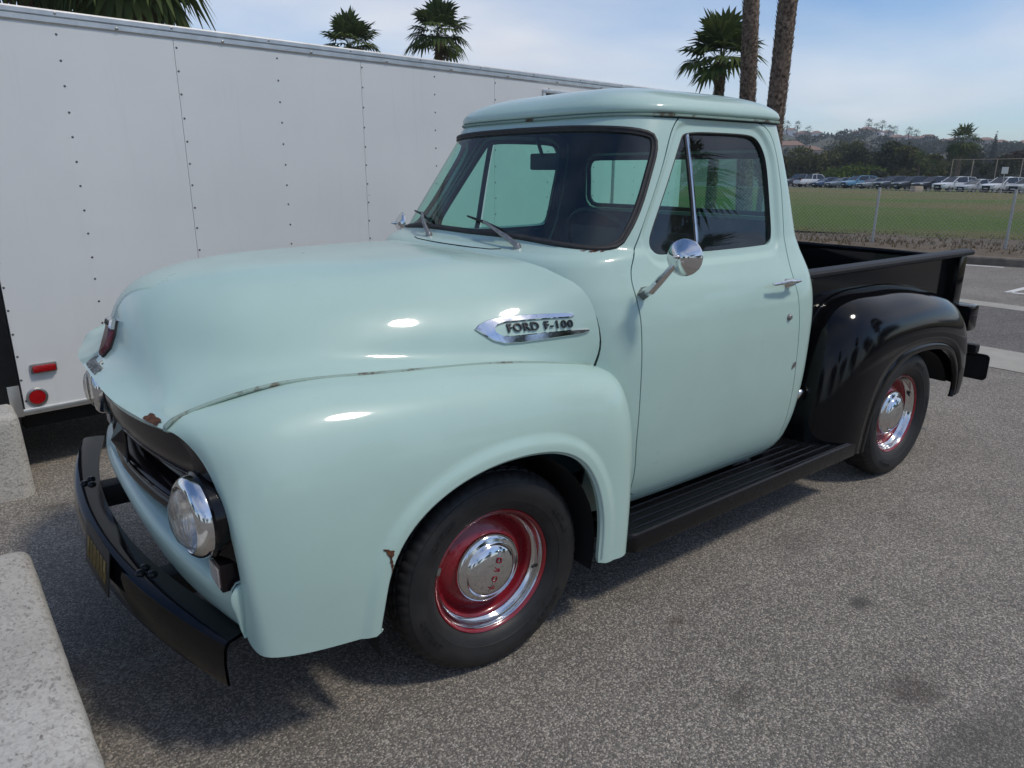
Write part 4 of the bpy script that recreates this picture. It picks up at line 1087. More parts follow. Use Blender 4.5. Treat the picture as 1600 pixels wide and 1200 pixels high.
# ---- cowl vent, wipers
def cowl(y, q, off=0):
    s_ = s_of_yq(np.array([y if y else 1e-6]), np.array([q])); D = np.array([[float(s_[0])*KS, q]])
    return (mapS(D)+surf_normals(mapS, D)*off)[0]
vent = [(-.30, 1.425), (-.15, 1.436), (.0, 1.440), (.15, 1.436), (.30, 1.425), (.33, 1.415), (.28, 1.402), (.15, 1.396), (0, 1.394), (-.15, 1.396), (-.28, 1.402), (-.33, 1.415)]
vd = []
for y, q in resample(np.array(vent), .03): vd.append((float(s_of_yq(np.array([y if y else 1e-6]), np.array([q]))[0])*KS, q))
panel('cowl_vent', mapS, vd, (), (.04, .02), 'mint_paint', cab, .002, .003)
sweep('cowl_vent_gap', mapS(np.array(vd)), surf_normals(mapS, np.array(vd)), ellip(6, .003, .0022), 'black_void', cab)
for y0, y1, ya in ((.40, -.02, .0), (-.24, -.52, 0)):
    p0 = cowl(y0, 1.436, .012); 
    def wsp(y, q, off):
        D = np.array([[float(s_of_yq(np.array([y if y else 1e-6]), np.array([q]))[0])*KS, q]]); return (mapS(D)+surf_normals(mapS, D)*off)[0]
    p1 = wsp(y0-.10, 1.52, .035); p2 = wsp(y0-.28 if y0 > 0 else y0-.16, 1.535 if y0 > 0 else 1.55, .022)
    mb = MB(); mb.tube([cowl(y0, 1.436, -.004), p0, p0+[0.0, 0, .008]], [.017, .014, .010], 12); piv = mb.build('wiper_pivot', 'worn_metal', cab, 50)
    mb = MB(); mb.tube([p0, p0*.72+p2*.28+[.010, 0, .008], p0*.35+p2*.65+[.008, 0, .006], p2], [.011, .010, .007, .0055], 8); mb.build('wiper_arm', 'worn_metal', piv, 60)
    b0 = wsp(p2[1]+.13 if y0 > 0 else p2[1]+.10, 1.515, .012); b1 = wsp(p2[1]-.15 if y0 > 0 else p2[1]-.12, 1.556, .012)
    mb = MB(); mb.tube([b0, p2*.5+(b0+b1)*.25, b1], [.004, .007, .004], 6); mb.build('wiper_blade', 'black_matte', piv, 60)

# ---- interior
mb = MB()
dG = []
for y in np.linspace(-.70, .70, 31):
    k = abs(y)/.72; dx = -.13*k**3
    dG.append([(-.50+dx, y, 1.360), (-.62+dx, y, 1.345), (-.70+dx, y, 1.33), (-.735+dx, y, 1.29), (-.73+dx, y, 1.22), (-.70+dx, y, 1.12), (-.60, y, 1.05)])
mb.grid(np.array(dG)); mb.build('dashboard', 'dash_paint', cab, 50)
mb = MB(); mb.box((-1.72, -.72, .50), (-.45, .72, .56)); mb.build('cab_floor', 'black_matte', cab)
sg_ = []
for y in np.linspace(-.70, .70, 25):
    e = .02*abs(math.sin(y*18)); sg_.append([(-1.05, y, .62), (-1.03, y, .85-e*.3), (-1.08, y, .93-e*.3), (-1.45, y, .91-e*.3), (-1.52, y, .95-e*.3), (-1.60, y, 1.30), (-1.63, y, 1.365), (-1.68, y, 1.36), (-1.71, y, 1.2), (-1.71, y, .60)])
mb = MB(); mb.grid(np.array(sg_)); mb.f += [tuple(range(10)), tuple(24*10+i for i in range(10))]; mb.build('bench_seat', 'seat_vinyl', cab, 50)
sc_ = np.array([-.93, .38, 1.33]); tilt = R(50)
e1 = np.array([0, 1., 0]); e2 = np.array([math.sin(tilt)*-.6-.2, 0, math.cos(tilt)]); e2 = np.array([-.62, 0, .78]); 
th = np.linspace(0, 2*math.pi, 60, endpoint=False)
mb = MB(); mb.tube([sc_+.215*(math.cos(a)*e1+math.sin(a)*np.array([.55, 0, .835])) for a in th], .0115, 10, closed=True); sw = mb.build('steering_wheel', 'rubber', cab, 60)
mb = MB(); nx = np.cross(e1, np.array([.55, 0, .835]))
for a in (R(0), R(180), R(270)):
    d_ = math.cos(a)*e1+math.sin(a)*np.array([.55, 0, .835]); mb.tube([sc_+nx*.03, sc_+d_*.1+nx*.022, sc_+d_*.21], .007, 8)
mb.tube([sc_+nx*-.03 if nx[0] < 0 else sc_+nx*.05, sc_+np.array([.30, 0, -.20])], [.03, .022], 12); mb.build('steering_column', 'rubber', sw, 60)
mb = MB(); mb.box((-.86, -.04, 1.665), (-.835, .16, 1.735), .008); mv = mb.build('rear_view_mirror', 'black_matte', cab)
mb = MB(); mb.tube([(-.835, .05, 1.72), (-.80, .05, 1.80), (-.79, .05, 1.85)], .008, 8); mb.build('mirror_stem', 'black_matte', cab)

# ---- running boards
for sy in (1, -1):
    o_ = []
    outl = round_poly(np.array([(-.56, .60), (-2.285, .60), (-2.30, .905), (-.575, .925)]), [.01, .02, .06, .05], 8)
    mb = MB(); n = len(outl)
    lv = [(1.0, .262), (1.0, .318), (.99, .336)]
    c_ = outl.mean(0)
    rg = []
    for ins, z in ((.004, .258), (0, .270), (0, .318), (.004, .330), (.012, .335)):
        P = grow(outl, -ins); rg.append(np.stack([P[:, 0], sy*P[:, 1], np.full(n, z)], 1))
    mb.grid(np.array(rg), closed_v=True); mb.f.append(tuple(len(mb.v)-n+i for i in range(n)))
    rb = mb.build('running_board', 'running_board_black', truck, 30)
    for k, y in enumerate((.70, .745, .79, .835, .88)):
        mb = MB(); xs = np.linspace(-.64 if k < 4 else -.60, -2.24, 30)
        mb.tube([(x, sy*(y-.012*(x+.6)/1.7), .3352) for x in xs], [.0005]+[.0065]*28+[.0005], 8); mb.build('tread_rib', 'black_paint', rb, 60)
    # apron up to the cab
    MB().box((-1.80, min(sy*.60, sy*.70), .325), (-.62, max(sy*.60, sy*.70), .40), .004).build('sill_apron', 'black_matte', rb)
    mb = MB(); mb.tube([(-1.46, sy*.722, .335), (-1.50, sy*.735, .350), (-1.56, sy*.735, .348), (-1.60, sy*.722, .336)], [.006, .018, .018, .006], 8); mb.build('jack_pad', 'rust' if False else 'running_board_black', rb, 60)

# ---- wheels
def tyre_prof():
    half = [(.222, .066), (.228, .080), (.245, .092), (.262, .0985), (.263, .1005), (.270, .1015), (.285, .1055), (.300, .107), (.315, .1055), (.329, .1005), (.3295, .0985), (.338, .094), (.349, .084), (.3565, .070)]
    tread = [(.3575, .060), (.350, .0575), (.350, .0515), (.3585, .049), (.359, .032), (.351, .0295), (.351, .024), (.359, .0215), (.3592, .0)]
    h = half+tread
    return h+[(r, -y) for r, y in h[-2::-1]]
TP = tyre_prof(); NT_ = len(TP)
def tread_mod(i, j, r):
    y = abs(TP[j][1])
    if .060 <= y <= .095 and r > .335: return r-(.0045 if (i % 4) in (0,) else 0)
    if y < .060 and r > .355: return r-(.005 if ((i+int(y*300)) % 5) == 0 else 0)
    return r
def make_wheel():
    w = MB().lathe([(.2245, .066), (.2255, .074), (.222, .077), (.215, .073), (.211, .062), (.208, .045), (.203, .030), (.190, .026), (.181, .018), (.178, .004), (.172, -.004), (.150, .012), (.128, .030), (.10, .036), (.0005, .036)], 72).build('wheel', 'red_paint', truck, 45)
    MB().lathe(TP, 240, tread_mod).build('tyre', 'tyre_rubber', w, 40)
    mb = MB()
    random.seed(9)
    for a0, txt in ((.6, 5), (1.75, 6), (3.7, 6), (5.0, 5)):
        for k in range(txt):
            a = a0+k*.085
            for (da, r0, r1) in ((0, .286, .304), (.03, .286, .304), (.015, (.286, .294, .300)[k % 3], (.289, .297, .304)[k % 3])):
                wd = .005 if da != .015 else .02
                P = []
                for rr, aa in ((r0, a+da-wd/.6), (r1, a+da-wd/.6), (r1, a+da+wd/.6), (r0, a+da+wd/.6)):
                    P.append((rr*math.cos(aa), .1068, rr*math.sin(aa)))
                Q = [(x, .1086, z) for x, y, z in P]
                mb.add(P+Q, [(4, 5, 6, 7), (0, 1, 5, 4), (1, 2, 6, 5), (2, 3, 7, 6), (3, 0, 4, 7)])
    mb.build('sidewall_lettering', 'tyre_rubber', w, 20)['kind'] = 'stuff'
    MB().lathe([(.2125, .0665), (.2105, .0685), (.207, .064), (.204, .052), (.200, .043), (.196, .037), (.191, .034), (.190, .030)], 72).build('trim_ring', 'chrome', w, 60)
    MB().lathe([(.124, .030), (.126, .040), (.121, .050), (.111, .056), (.102, .0575), (.098, .060), (.095, .066), (.088, .073), (.070, .081), (.045, .087), (.02, .0895), (.0005, .090)], 64).build('hubcap', 'chrome', w, 50)
    me = text_mesh('F O R D', .030, .002, .0003, 1.15)
    for v_ in me.vertices:
        x, y, z = v_.co; r2 = x*x+y*y
        v_.co = (x, .0905-r2*1.05+(z+.002)*.6, y)
    me.materials.clear(); lt = link('hubcap_lettering', me, 'red_paint', w)
    mb = MB(); mb.tube([(x, .0905-x*x*1.05, .0) for x in np.linspace(-.085, .085, 12)], .0012, 5); mb.build('hubcap_rib', 'chrome', w, 60)
    mb = MB(); mb.tube([(.204*math.cos(1.55), .04, .204*math.sin(1.55)), (.185*math.cos(1.53), .055, .185*math.sin(1.53))], .005, 6); mb.build('tyre_valve', 'rubber', w, 60)
    mb = MB(); mb.box((-.011, .073, -.229), (.016, .0815, -.216), .002); mb.build('wheel_weight', 'worn_metal', w)
    return w
w0 = make_wheel()
for i, (x, y, rz, ry) in enumerate([(0, .765, -2.7, 108), (-2.794, .765, 0, 70), (0, -.765, 180-2.7, 30), (-2.794, -.765, 180, 200)]):
    w = w0 if i == 0 else copy_tree(w0, truck)
    w.location = (x, y, .3575)
    if x < -1:
        for ch in list(w.children):
            if ch.name.startswith(('hubcap_lettering', 'hubcap_rib')): bpy.data.objects.remove(ch, do_unlink=True)
    w.rotation_mode = 'XYZ'
    w.rotation_euler = (0, 0, R(rz))
    # spin about the axle (local Y) first
    w.rotation_euler = (Matrix.Rotation(R(rz), 3, 'Z') @ Matrix.Rotation(R(-ry), 3, 'Y')).to_euler()

# ---- underbody so that nothing shows through beneath
mb = MB(); mb.box((-3.70, -.42, .42), (.85, -.34, .55)); mb.build('frame_rail', 'black_void', truck)
mb = MB(); mb.box((-3.70, .34, .42), (.85, .42, .55)); mb.build('frame_rail', 'black_void', truck)
mb = MB(); mb.tube([(0, -.72, .36), (0, .72, .36)], .045, 12); mb.build('front_axle', 'black_void', truck)
mb = MB(); mb.tube([(-2.794, -.72, .36), (-2.794, -.2, .36), (-2.794, 0, .36), (-2.794, .2, .36), (-2.794, .72, .36)], [.05, .06, .15, .06, .05], 12); mb.build('rear_axle', 'black_void', truck)
mb = MB(); mb.box((-.45, -.52, .50), (.80, .52, 1.0), .03); mb.build('engine_bay', 'black_void', truck)

# ---- bed
bed = empty('cargo_bed'); bpy.data.objects.remove(bed, do_unlink=True)
BX0, BX1, BY, BZ0, BZ1 = -1.945, -3.745, .635, .62, 1.150
mb = MB(); mb.box((BX1, -BY+.01, .60), (BX0, BY-.01, .66)); bed = mb.build('cargo_bed', 'black_paint', truck)
for k in range(9):
    y = -.56+k*.14; MB().box((BX1+.01, y-.06, .661), (BX0-.01, y+.06, .672), .003).build('bed_plank', 'black_paint', bed)
for sy in (1, -1):
    mb = MB(); mb.box((BX1, min(sy*BY, sy*(BY-.02)), .50), (BX0, max(sy*BY, sy*(BY-.02)), BZ1)); sd = mb.build('bed_side', 'black_paint', bed)
    xs = np.linspace(-1.93, -3.83, 3)
    mb = MB(); mb.grid(np.array([[(x, sy*y, z) for y, z in ((.612, 1.150), (.607, 1.185), (.618, 1.198), (.655, 1.202), (.692, 1.198), (.702, 1.186), (.702, 1.172), (.696, 1.166), (.675, 1.166), (.655, 1.166), (.637, 1.150))] for x in xs]), closed_v=True)
    mb.f += [tuple(range(11)), tuple(22+i for i in reversed(range(11)))]; mb.build('bed_rail', 'black_matte', bed, 30)
    MB().box((BX1-.022, min(sy*.612, sy*.690), .56), (BX1+.075, max(sy*.612, sy*.690), 1.164), .008).build('stake_pocket', 'black_paint', bed)
    MB().box((BX0-.085, min(sy*.637, sy*.690), .56), (BX0-.02, max(sy*.637, sy*.690), 1.164), .008).build('stake_pocket', 'black_paint', bed)
mb = MB(); mb.box((BX0, -BY+.02, .56), (BX0+.02, BY-.02, 1.15)); mb.tube([(BX0+.005, -BY+.03, 1.155), (BX0+.005, BY-.03, 1.155)], .022, 10); mb.build('bed_front_panel', 'black_paint', bed)
mb = MB(); mb.box((BX1-.03, -BY+.03, .62), (BX1-.008, BY-.03, 1.14), .006); mb.tube([(BX1-.02, -BY+.03, 1.145), (BX1-.02, BY-.03, 1.145)], .02, 10); tg = mb.build('tailgate', 'black_paint', bed)
for sy in (1, -1):
    mb = MB(); mb.tube([(BX1-.04, sy*.62, 1.10), (BX1-.052, sy*.60, 1.0), (BX1-.045, sy*.585, .90)], .006, 6); mb.build('tailgate_chain', 'black_matte', tg)
    mb = MB(); mb.tube([(BX1-.03, sy*.66, 1.10), (BX1-.05, sy*.66, 1.10)], .010, 8); mb.build('latch_pin', 'black_matte', tg)

# ---- rear fenders: outer profile on the bed side, lip round the wheel
prof_o = smooth_open([(-2.005, .30), (-2.02, .46), (-2.05, .66), (-2.10, .85), (-2.19, .985), (-2.33, 1.045), (-2.55, 1.060), (-2.80, 1.058), (-3.05, 1.035), (-3.30, .985), (-3.48, .91), (-3.58, .80), (-3.62, .66), (-3.625, .52), (-3.60, .40)], 64)
lip = smooth_open([(-2.335, .255), (-2.36, .37), (-2.40, .48), (-2.465, .58), (-2.55, .655), (-2.68, .708), (-2.82, .722), (-2.98, .715), (-3.12, .688), (-3.23, .635), (-3.30, .56), (-3.335, .48), (-3.34, .42), (-3.335, .39), (-3.325, .375)], 64)
vv = np.linspace(0, 1, 26)
for sy in (1, -1):
    G = np.zeros((64, 34, 3))
    for i in range(64):
        o_ = prof_o[i]; l_ = lip[i]; k = i/63
        yl = .895-.02*math.cos(k*math.pi*2)*0
        for j, v in enumerate(vv):
            # crown rises quickly outwards then folds down to the lip
            a = v*math.pi/2
            yy_ = BY+.002+(yl+.010-BY)*math.sin(a)**.80
            t_ = 1-math.cos(a)**.80
            tt = t_*.86
            p = o_*(1-tt)+l_*tt
            G[i, j] = (p[0], sy*yy_, p[1])
        pl = o_*.14+l_*.86
        for j, (t_, dy) in enumerate([(.875, .0), (.885, .003), (.90, .007), (.93, .009), (.96, .009), (.985, .008), (1.0, .002), (1.0, -.016)]):
            p = o_*(1-t_)+l_*t_; G[i, 26+j] = (p[0], sy*(yl+.004+dy), p[1])
    rf = MB().grid(G, flip=sy < 0).build('rear_fender', 'black_paint', truck, 60)
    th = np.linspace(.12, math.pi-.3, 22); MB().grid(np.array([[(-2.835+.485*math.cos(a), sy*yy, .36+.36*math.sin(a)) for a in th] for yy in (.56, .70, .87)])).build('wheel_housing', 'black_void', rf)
    sweep('fender_welt', np.stack([prof_o[:, 0], np.full(64, sy*(BY+.006)), prof_o[:, 1]], 1), np.tile([0, sy*1.0, 0], (64, 1)), ellip(6, .006, .005), 'black_paint', rf, closed=False)
# ---- fuel filler, tail lamp, rear plate on its bracket
mb = MB(); mb.tube([(-1.985, .64, .60), (-1.985, .70, .585)], .030, 16); ff = mb.build('fuel_filler', 'black_matte', truck)
mb = MB(); mb.tube([(-1.985, .698, .586), (-1.984, .716, .581), (-1.984, .722, .579)], [.037, .036, .028], 22); mb.build('fuel_cap', 'chrome', ff, 50)
for sy in (1, -1):
    mb = MB(); mb.box((-3.83, min(sy*.655, sy*.79), .70), (-3.70, max(sy*.655, sy*.79), .865), .022); tl = mb.build('tail_lamp', 'black_paint', truck)
    MB().box((-3.842, min(sy*.675, sy*.770), .712), (-3.830, max(sy*.675, sy*.770), .845), .005).build('tail_lens', 'red_lens', tl)
    mb = MB(); mb.tube([(-3.70, sy*.66, .63), (-3.76, sy*.70, .62), (-3.77, sy*.72, .70)], .014, 8); mb.build('lamp_bracket', 'black_matte', tl)
mb = MB(); mb.prism(round_poly(np.array([(.555, .375), (.885, .375), (.885, .545), (.555, .545)]), .028, 6), .008, lambda p, h: (-3.876+h, p[0], p[1])); rp_ = mb.build('rear_number_plate', 'black_matte', truck)
mb = MB(); mb.prism(round_poly(np.array([(.575, .395), (.865, .395), (.865, .525), (.575, .525)]), .02, 5), .005, lambda p, h: (-3.8675+h, p[0], p[1])); mb.build('plate_backing', 'black_void', rp_)
mb = MB(); mb.box((-3.860, .60, .575), (-3.72, .68, .60), .004); mb.tube([(-3.72, .64, .60), (-3.80, .66, .62), (-3.86, .74, .585)], .012, 8); mb.build('plate_bracket', 'black_matte', rp_)
mb = MB(); mb.box((-3.90, .735, .542), (-3.835, .81, .602), .014); mb.build('plate_lamp', 'black_matte', rp_)
# ================================================================== trailer
tr = empty('enclosed_trailer', (1.12, -1.99, 0), math.atan2(-.1038, -.9946))
tag(tr, 'white enclosed cargo trailer with riveted panels parked alongside the truck', 'trailer')
L_, H0, H1, W_ = 6.06, .37, 2.435, 2.1
# local: x along the wall, y away from the truck, z up
seams = [0.0, 1.021, 2.236, 3.446, 4.66, L_]
for a, b in zip(seams[:-1], seams[1:]):
    MB().box((a+.0012, -.001, H0+.03), (b-.0012, .02, H1-.03)).build('side_panel', 'trailer_white', tr)
MB().box((.0, .022, H0+.02), (L_, W_, H1-.02), .004).build('trailer_body', 'trailer_white', tr)
mb = MB(); P = [(.03, -.003), (-.002, -.003), (-.006, .0), (-.012, .006), (-.012, .030), (-.008, .034), (-.016, .038), (-.016, .058), (-.010, .066), (.03, .070)]
mb.grid(np.array([[(x, y, H1-.068+z) for y, z in P] for x in (-.01, L_+.01)]), closed_v=True); mb.f += [tuple(range(len(P))), tuple(len(P)+i for i in reversed(range(len(P))))]
mb.build('roof_rail', 'aluminium', tr, 30)
mb = MB(); P = [(.03, 0), (-.010, 0), (-.012, .006), (-.012, .026), (-.008, .034), (.03, .034)]
mb.grid(np.array([[(x, y, H0-.004+z) for y, z in P] for x in (-.01, L_+.01)]), closed_v=True); mb.f += [tuple(range(len(P))), tuple(len(P)+i for i in reversed(range(len(P))))]
mb.build('bottom_rail', 'aluminium', tr, 30)
MB().box((-.11, -.012, H0-.01), (-.008, .09, H1-.07), .004).build('rear_post', 'black_matte', tr)
MB().box((-.09, .02, H0+.02), (-.02, W_-.02, H1-.06), .004).build('rear_door', 'black_matte', tr)
mb = MB(); mb.box((-.065, -.016, H0-.006), (-.010, -.0125, H0+.17), .001); mb.build('post_plate', 'aluminium', tr)
riv = MB(); random.seed(2)
def rivet(x, z, r=.0062):
    P = [(x+r*math.cos(a), -.0015, z+r*math.sin(a)) for a in np.linspace(0, 2*math.pi, 7)[:-1]]; Q = [(x+.5*r*math.cos(a), -.0042, z+.5*r*math.sin(a)) for a in np.linspace(0, 2*math.pi, 7)[:-1]]
    riv.add(P+Q, [(i, (i+1) % 6, 6+(i+1) % 6, 6+i) for i in range(6)]+[(6, 7, 8, 9, 10, 11)])
for x in (.004+.006, .442, 1.034, 1.637, 2.244, 2.856, 3.456, 4.06, 4.67, 5.27, 5.87):
    for k in range(16):
        rivet(x+random.uniform(-.002, .002), .44+k*.1255+random.uniform(-.004, .004), .0066)
o = riv.build('rivets', 'rivet_grey', tr, 60); o['kind'] = 'stuff'
riv = MB()
for k in range(22):
    rivet(.16+k*.285, (H1-.018) if k % 2 else (H1-.055), .009)
o = riv.build('rail_screws', 'worn_metal', tr, 60); o.location = (0, -.014, 0); o['kind'] = 'stuff'
mb = MB(); mb.box((.055, -.020, .590), (.183, -.002, .642), .008); mk = mb.build('marker_base', 'worn_metal', tr)
MB().box((.063, -.038, .597), (.175, -.018, .636), .012).build('marker_lens', 'red_lens', tr)
MB().lathe([(.052, 0), (.052, .008), (.046, .012), (.040, .012), (.039, .008)], 32).xf(Matrix.Translation((.066, -.001, .458)) @ Matrix.Rotation(R(180), 4, 'Z')).build('reflector_ring', 'worn_metal', tr, 40)
MB().lathe([(.040, .008), (.038, .011), (.0005, .012)], 32).xf(Matrix.Translation((.066, -.001, .458)) @ Matrix.Rotation(R(180), 4, 'Z')).build('reflector_lens', 'red_lens', tr, 40)
fr_ = MB(); fr_.box((3.98, -.016, 2.285), (4.52, -.0015, 2.315), .004); fr_.box((3.98, -.016, 1.98), (4.52, -.0015, 2.01), .004); fr_.box((3.98, -.0155, 2.0), (4.01, -.0012, 2.29), .004); fr_.box((4.49, -.0155, 2.0), (4.52, -.0012, 2.29), .004)
fr_.build('window_frame', 'aluminium', tr); MB().box((4.0, -.006, 2.0), (4.5, -.0013, 2.29)).build('window_pane', 'dark_window', tr)
MB().box((4.93, -.008, H0+.04), (4.965, -.0014, H1-.08), .002).build('door_trim', 'worn_metal', tr)
for x in (3.1, 3.95):
    w = MB().lathe([(.20, -.09), (.30, -.10), (.335, -.08), (.34, 0), (.335, .08), (.30, .10), (.20, .09), (.18, .04), (.0005, .04)], 32).xf(Matrix.Translation((x, .25, .34)) @ Matrix.Rotation(R(180), 4, 'Z')).build('trailer_wheel', 'tyre_rubber', tr, 40)
mb = MB(); mb.box((.0, .10, .26), (L_, .20, H0-.01)); mb.box((.0, W_-.20, .26), (L_, W_-.10, H0-.012)); mb.box((3.05, .15, .30), (3.15, W_-.15, .36)); mb.build('chassis', 'black_matte', tr)

# ================================================================== concrete blocks
def block(y0, y1, x0a, x0b, h, wd, label):
    """cast concrete block: rounded plan corners and top edges, x0a/x0b = truck-side face at y0/y1"""
    c = lambda y: x0a+(x0b-x0a)*(y-y0)/(y1-y0)
    plan = round_poly(np.array([(c(y0), y0), (c(y0)+wd, y0), (c(y1)+wd, y1), (c(y1), y1)]), .055, 7); plan = resample(plan, .05)
    rg = []
    for ins, z in ((-.012, 0), (-.006, h*.5), (0, h-.05), (.004, h-.025), (.014, h-.008), (.032, h)):
        P = grow(plan, -ins); rg.append([(p[0]+random.uniform(-.0015, .0015), p[1]+random.uniform(-.0015, .0015), z+(random.uniform(-.0015, .0015) if z else 0)) for p in P])
    mb = MB(); mb.grid(np.array(rg), closed_v=True); n = len(plan); mb.f.append(tuple(len(mb.v)-n+i for i in range(n)))
    return tag(mb.build('concrete_block', 'concrete', None, 50), label, 'concrete block')
random.seed(3)
block(-.11, 1.75, 1.243, 1.175, .45, .36, 'pitted concrete block standing right in front of the black truck bumper')
block(-3.5, -1.72, 1.215, 1.160, .45, .36, 'concrete block standing at the rear corner of the white trailer')
# ================================================================== chain link fences
def chain_fence(name, a, w0, w1, z0, hgt, pitch, r, posts, label, toprail=False, rp=.03):
    root = empty(name, (*(SN*a+SD*w0), z0)); tag(root, label, 'fence')
    def pt(w, h): p = SN*a+SD*w; b = SN*a+SD*w0; return (p[0]-b[0], p[1]-b[1], h)
    mb = MB(); L = w1-w0; n = int((L+hgt)/pitch)
    nx, ny = SN
    def rod(p, q):
        p = np.array(p); q = np.array(q); d = q-p; d /= np.linalg.norm(d); u = np.array([nx, ny, 0]); v = np.cross(d, u)
        vs = [p+r*(math.cos(t)*u+math.sin(t)*v) for t in (0, 2.094, 4.189)]+[q+r*(math.cos(t)*u+math.sin(t)*v) for t in (0, 2.094, 4.189)]
        mb.add(vs, [(0, 1, 4, 3), (1, 2, 5, 4), (2, 0, 3, 5)])
    for i in range(-int(hgt/pitch), int(L/pitch)+1):
        for s in (1, -1):
            x0 = i*pitch if s > 0 else i*pitch+hgt; x1 = x0+s*hgt
            h0, h1 = 0.0, hgt
            xa, xb = x0, x1
            if min(xa, xb) < 0 or max(xa, xb) > L:
                t0, t1 = 0.0, 1.0
                for lim in (0, L):
                    t = (lim-xa)/(xb-xa)
                    if 0 < t < 1:
                        inside_first = 0 <= xa <= L
                        if inside_first: t1 = min(t1, t)
                        else: t0 = max(t0, t)
                if not (0 <= xa+(xb-xa)*(t0+t1)/2 <= L): continue
                h0, h1 = hgt*t0, hgt*t1; xa, xb = xa+(xb-xa)*t0, xa+(xb-xa)*t1 if t1 < 1 else x1
                if t0 > 0: xa = x0+(x1-x0)*t0
            rod(pt(w0+xa, h0), pt(w0+xb, h1))
    o = mb.build('wire_mesh', 'galvanised', root, 0, fix=False)
    for w in posts:
        MB().tube([pt(w, -.05), pt(w, hgt+.03)], rp, 8).build('post', 'galvanised', root, 50)
    for h in ((hgt,) if toprail else ()):
        MB().tube([pt(w0, h), pt(w1, h)], rp*.8, 8).build('top_rail', 'galvanised', root, 50)
    MB().tube([pt(w0, hgt-.01), pt(w1, hgt-.01)], .004, 5).build('tension_wire', 'galvanised', root, 50)
    return root
chain_fence('chain_link_fence', 16.5, -9.5, 9.5, .14, 1.17, .085, .0030, [-8.65, -6.1, -3.55, -1.0, 1.55, 4.1, 6.7, 9.3], 'low chain link fence on leaning posts along the dirt verge')

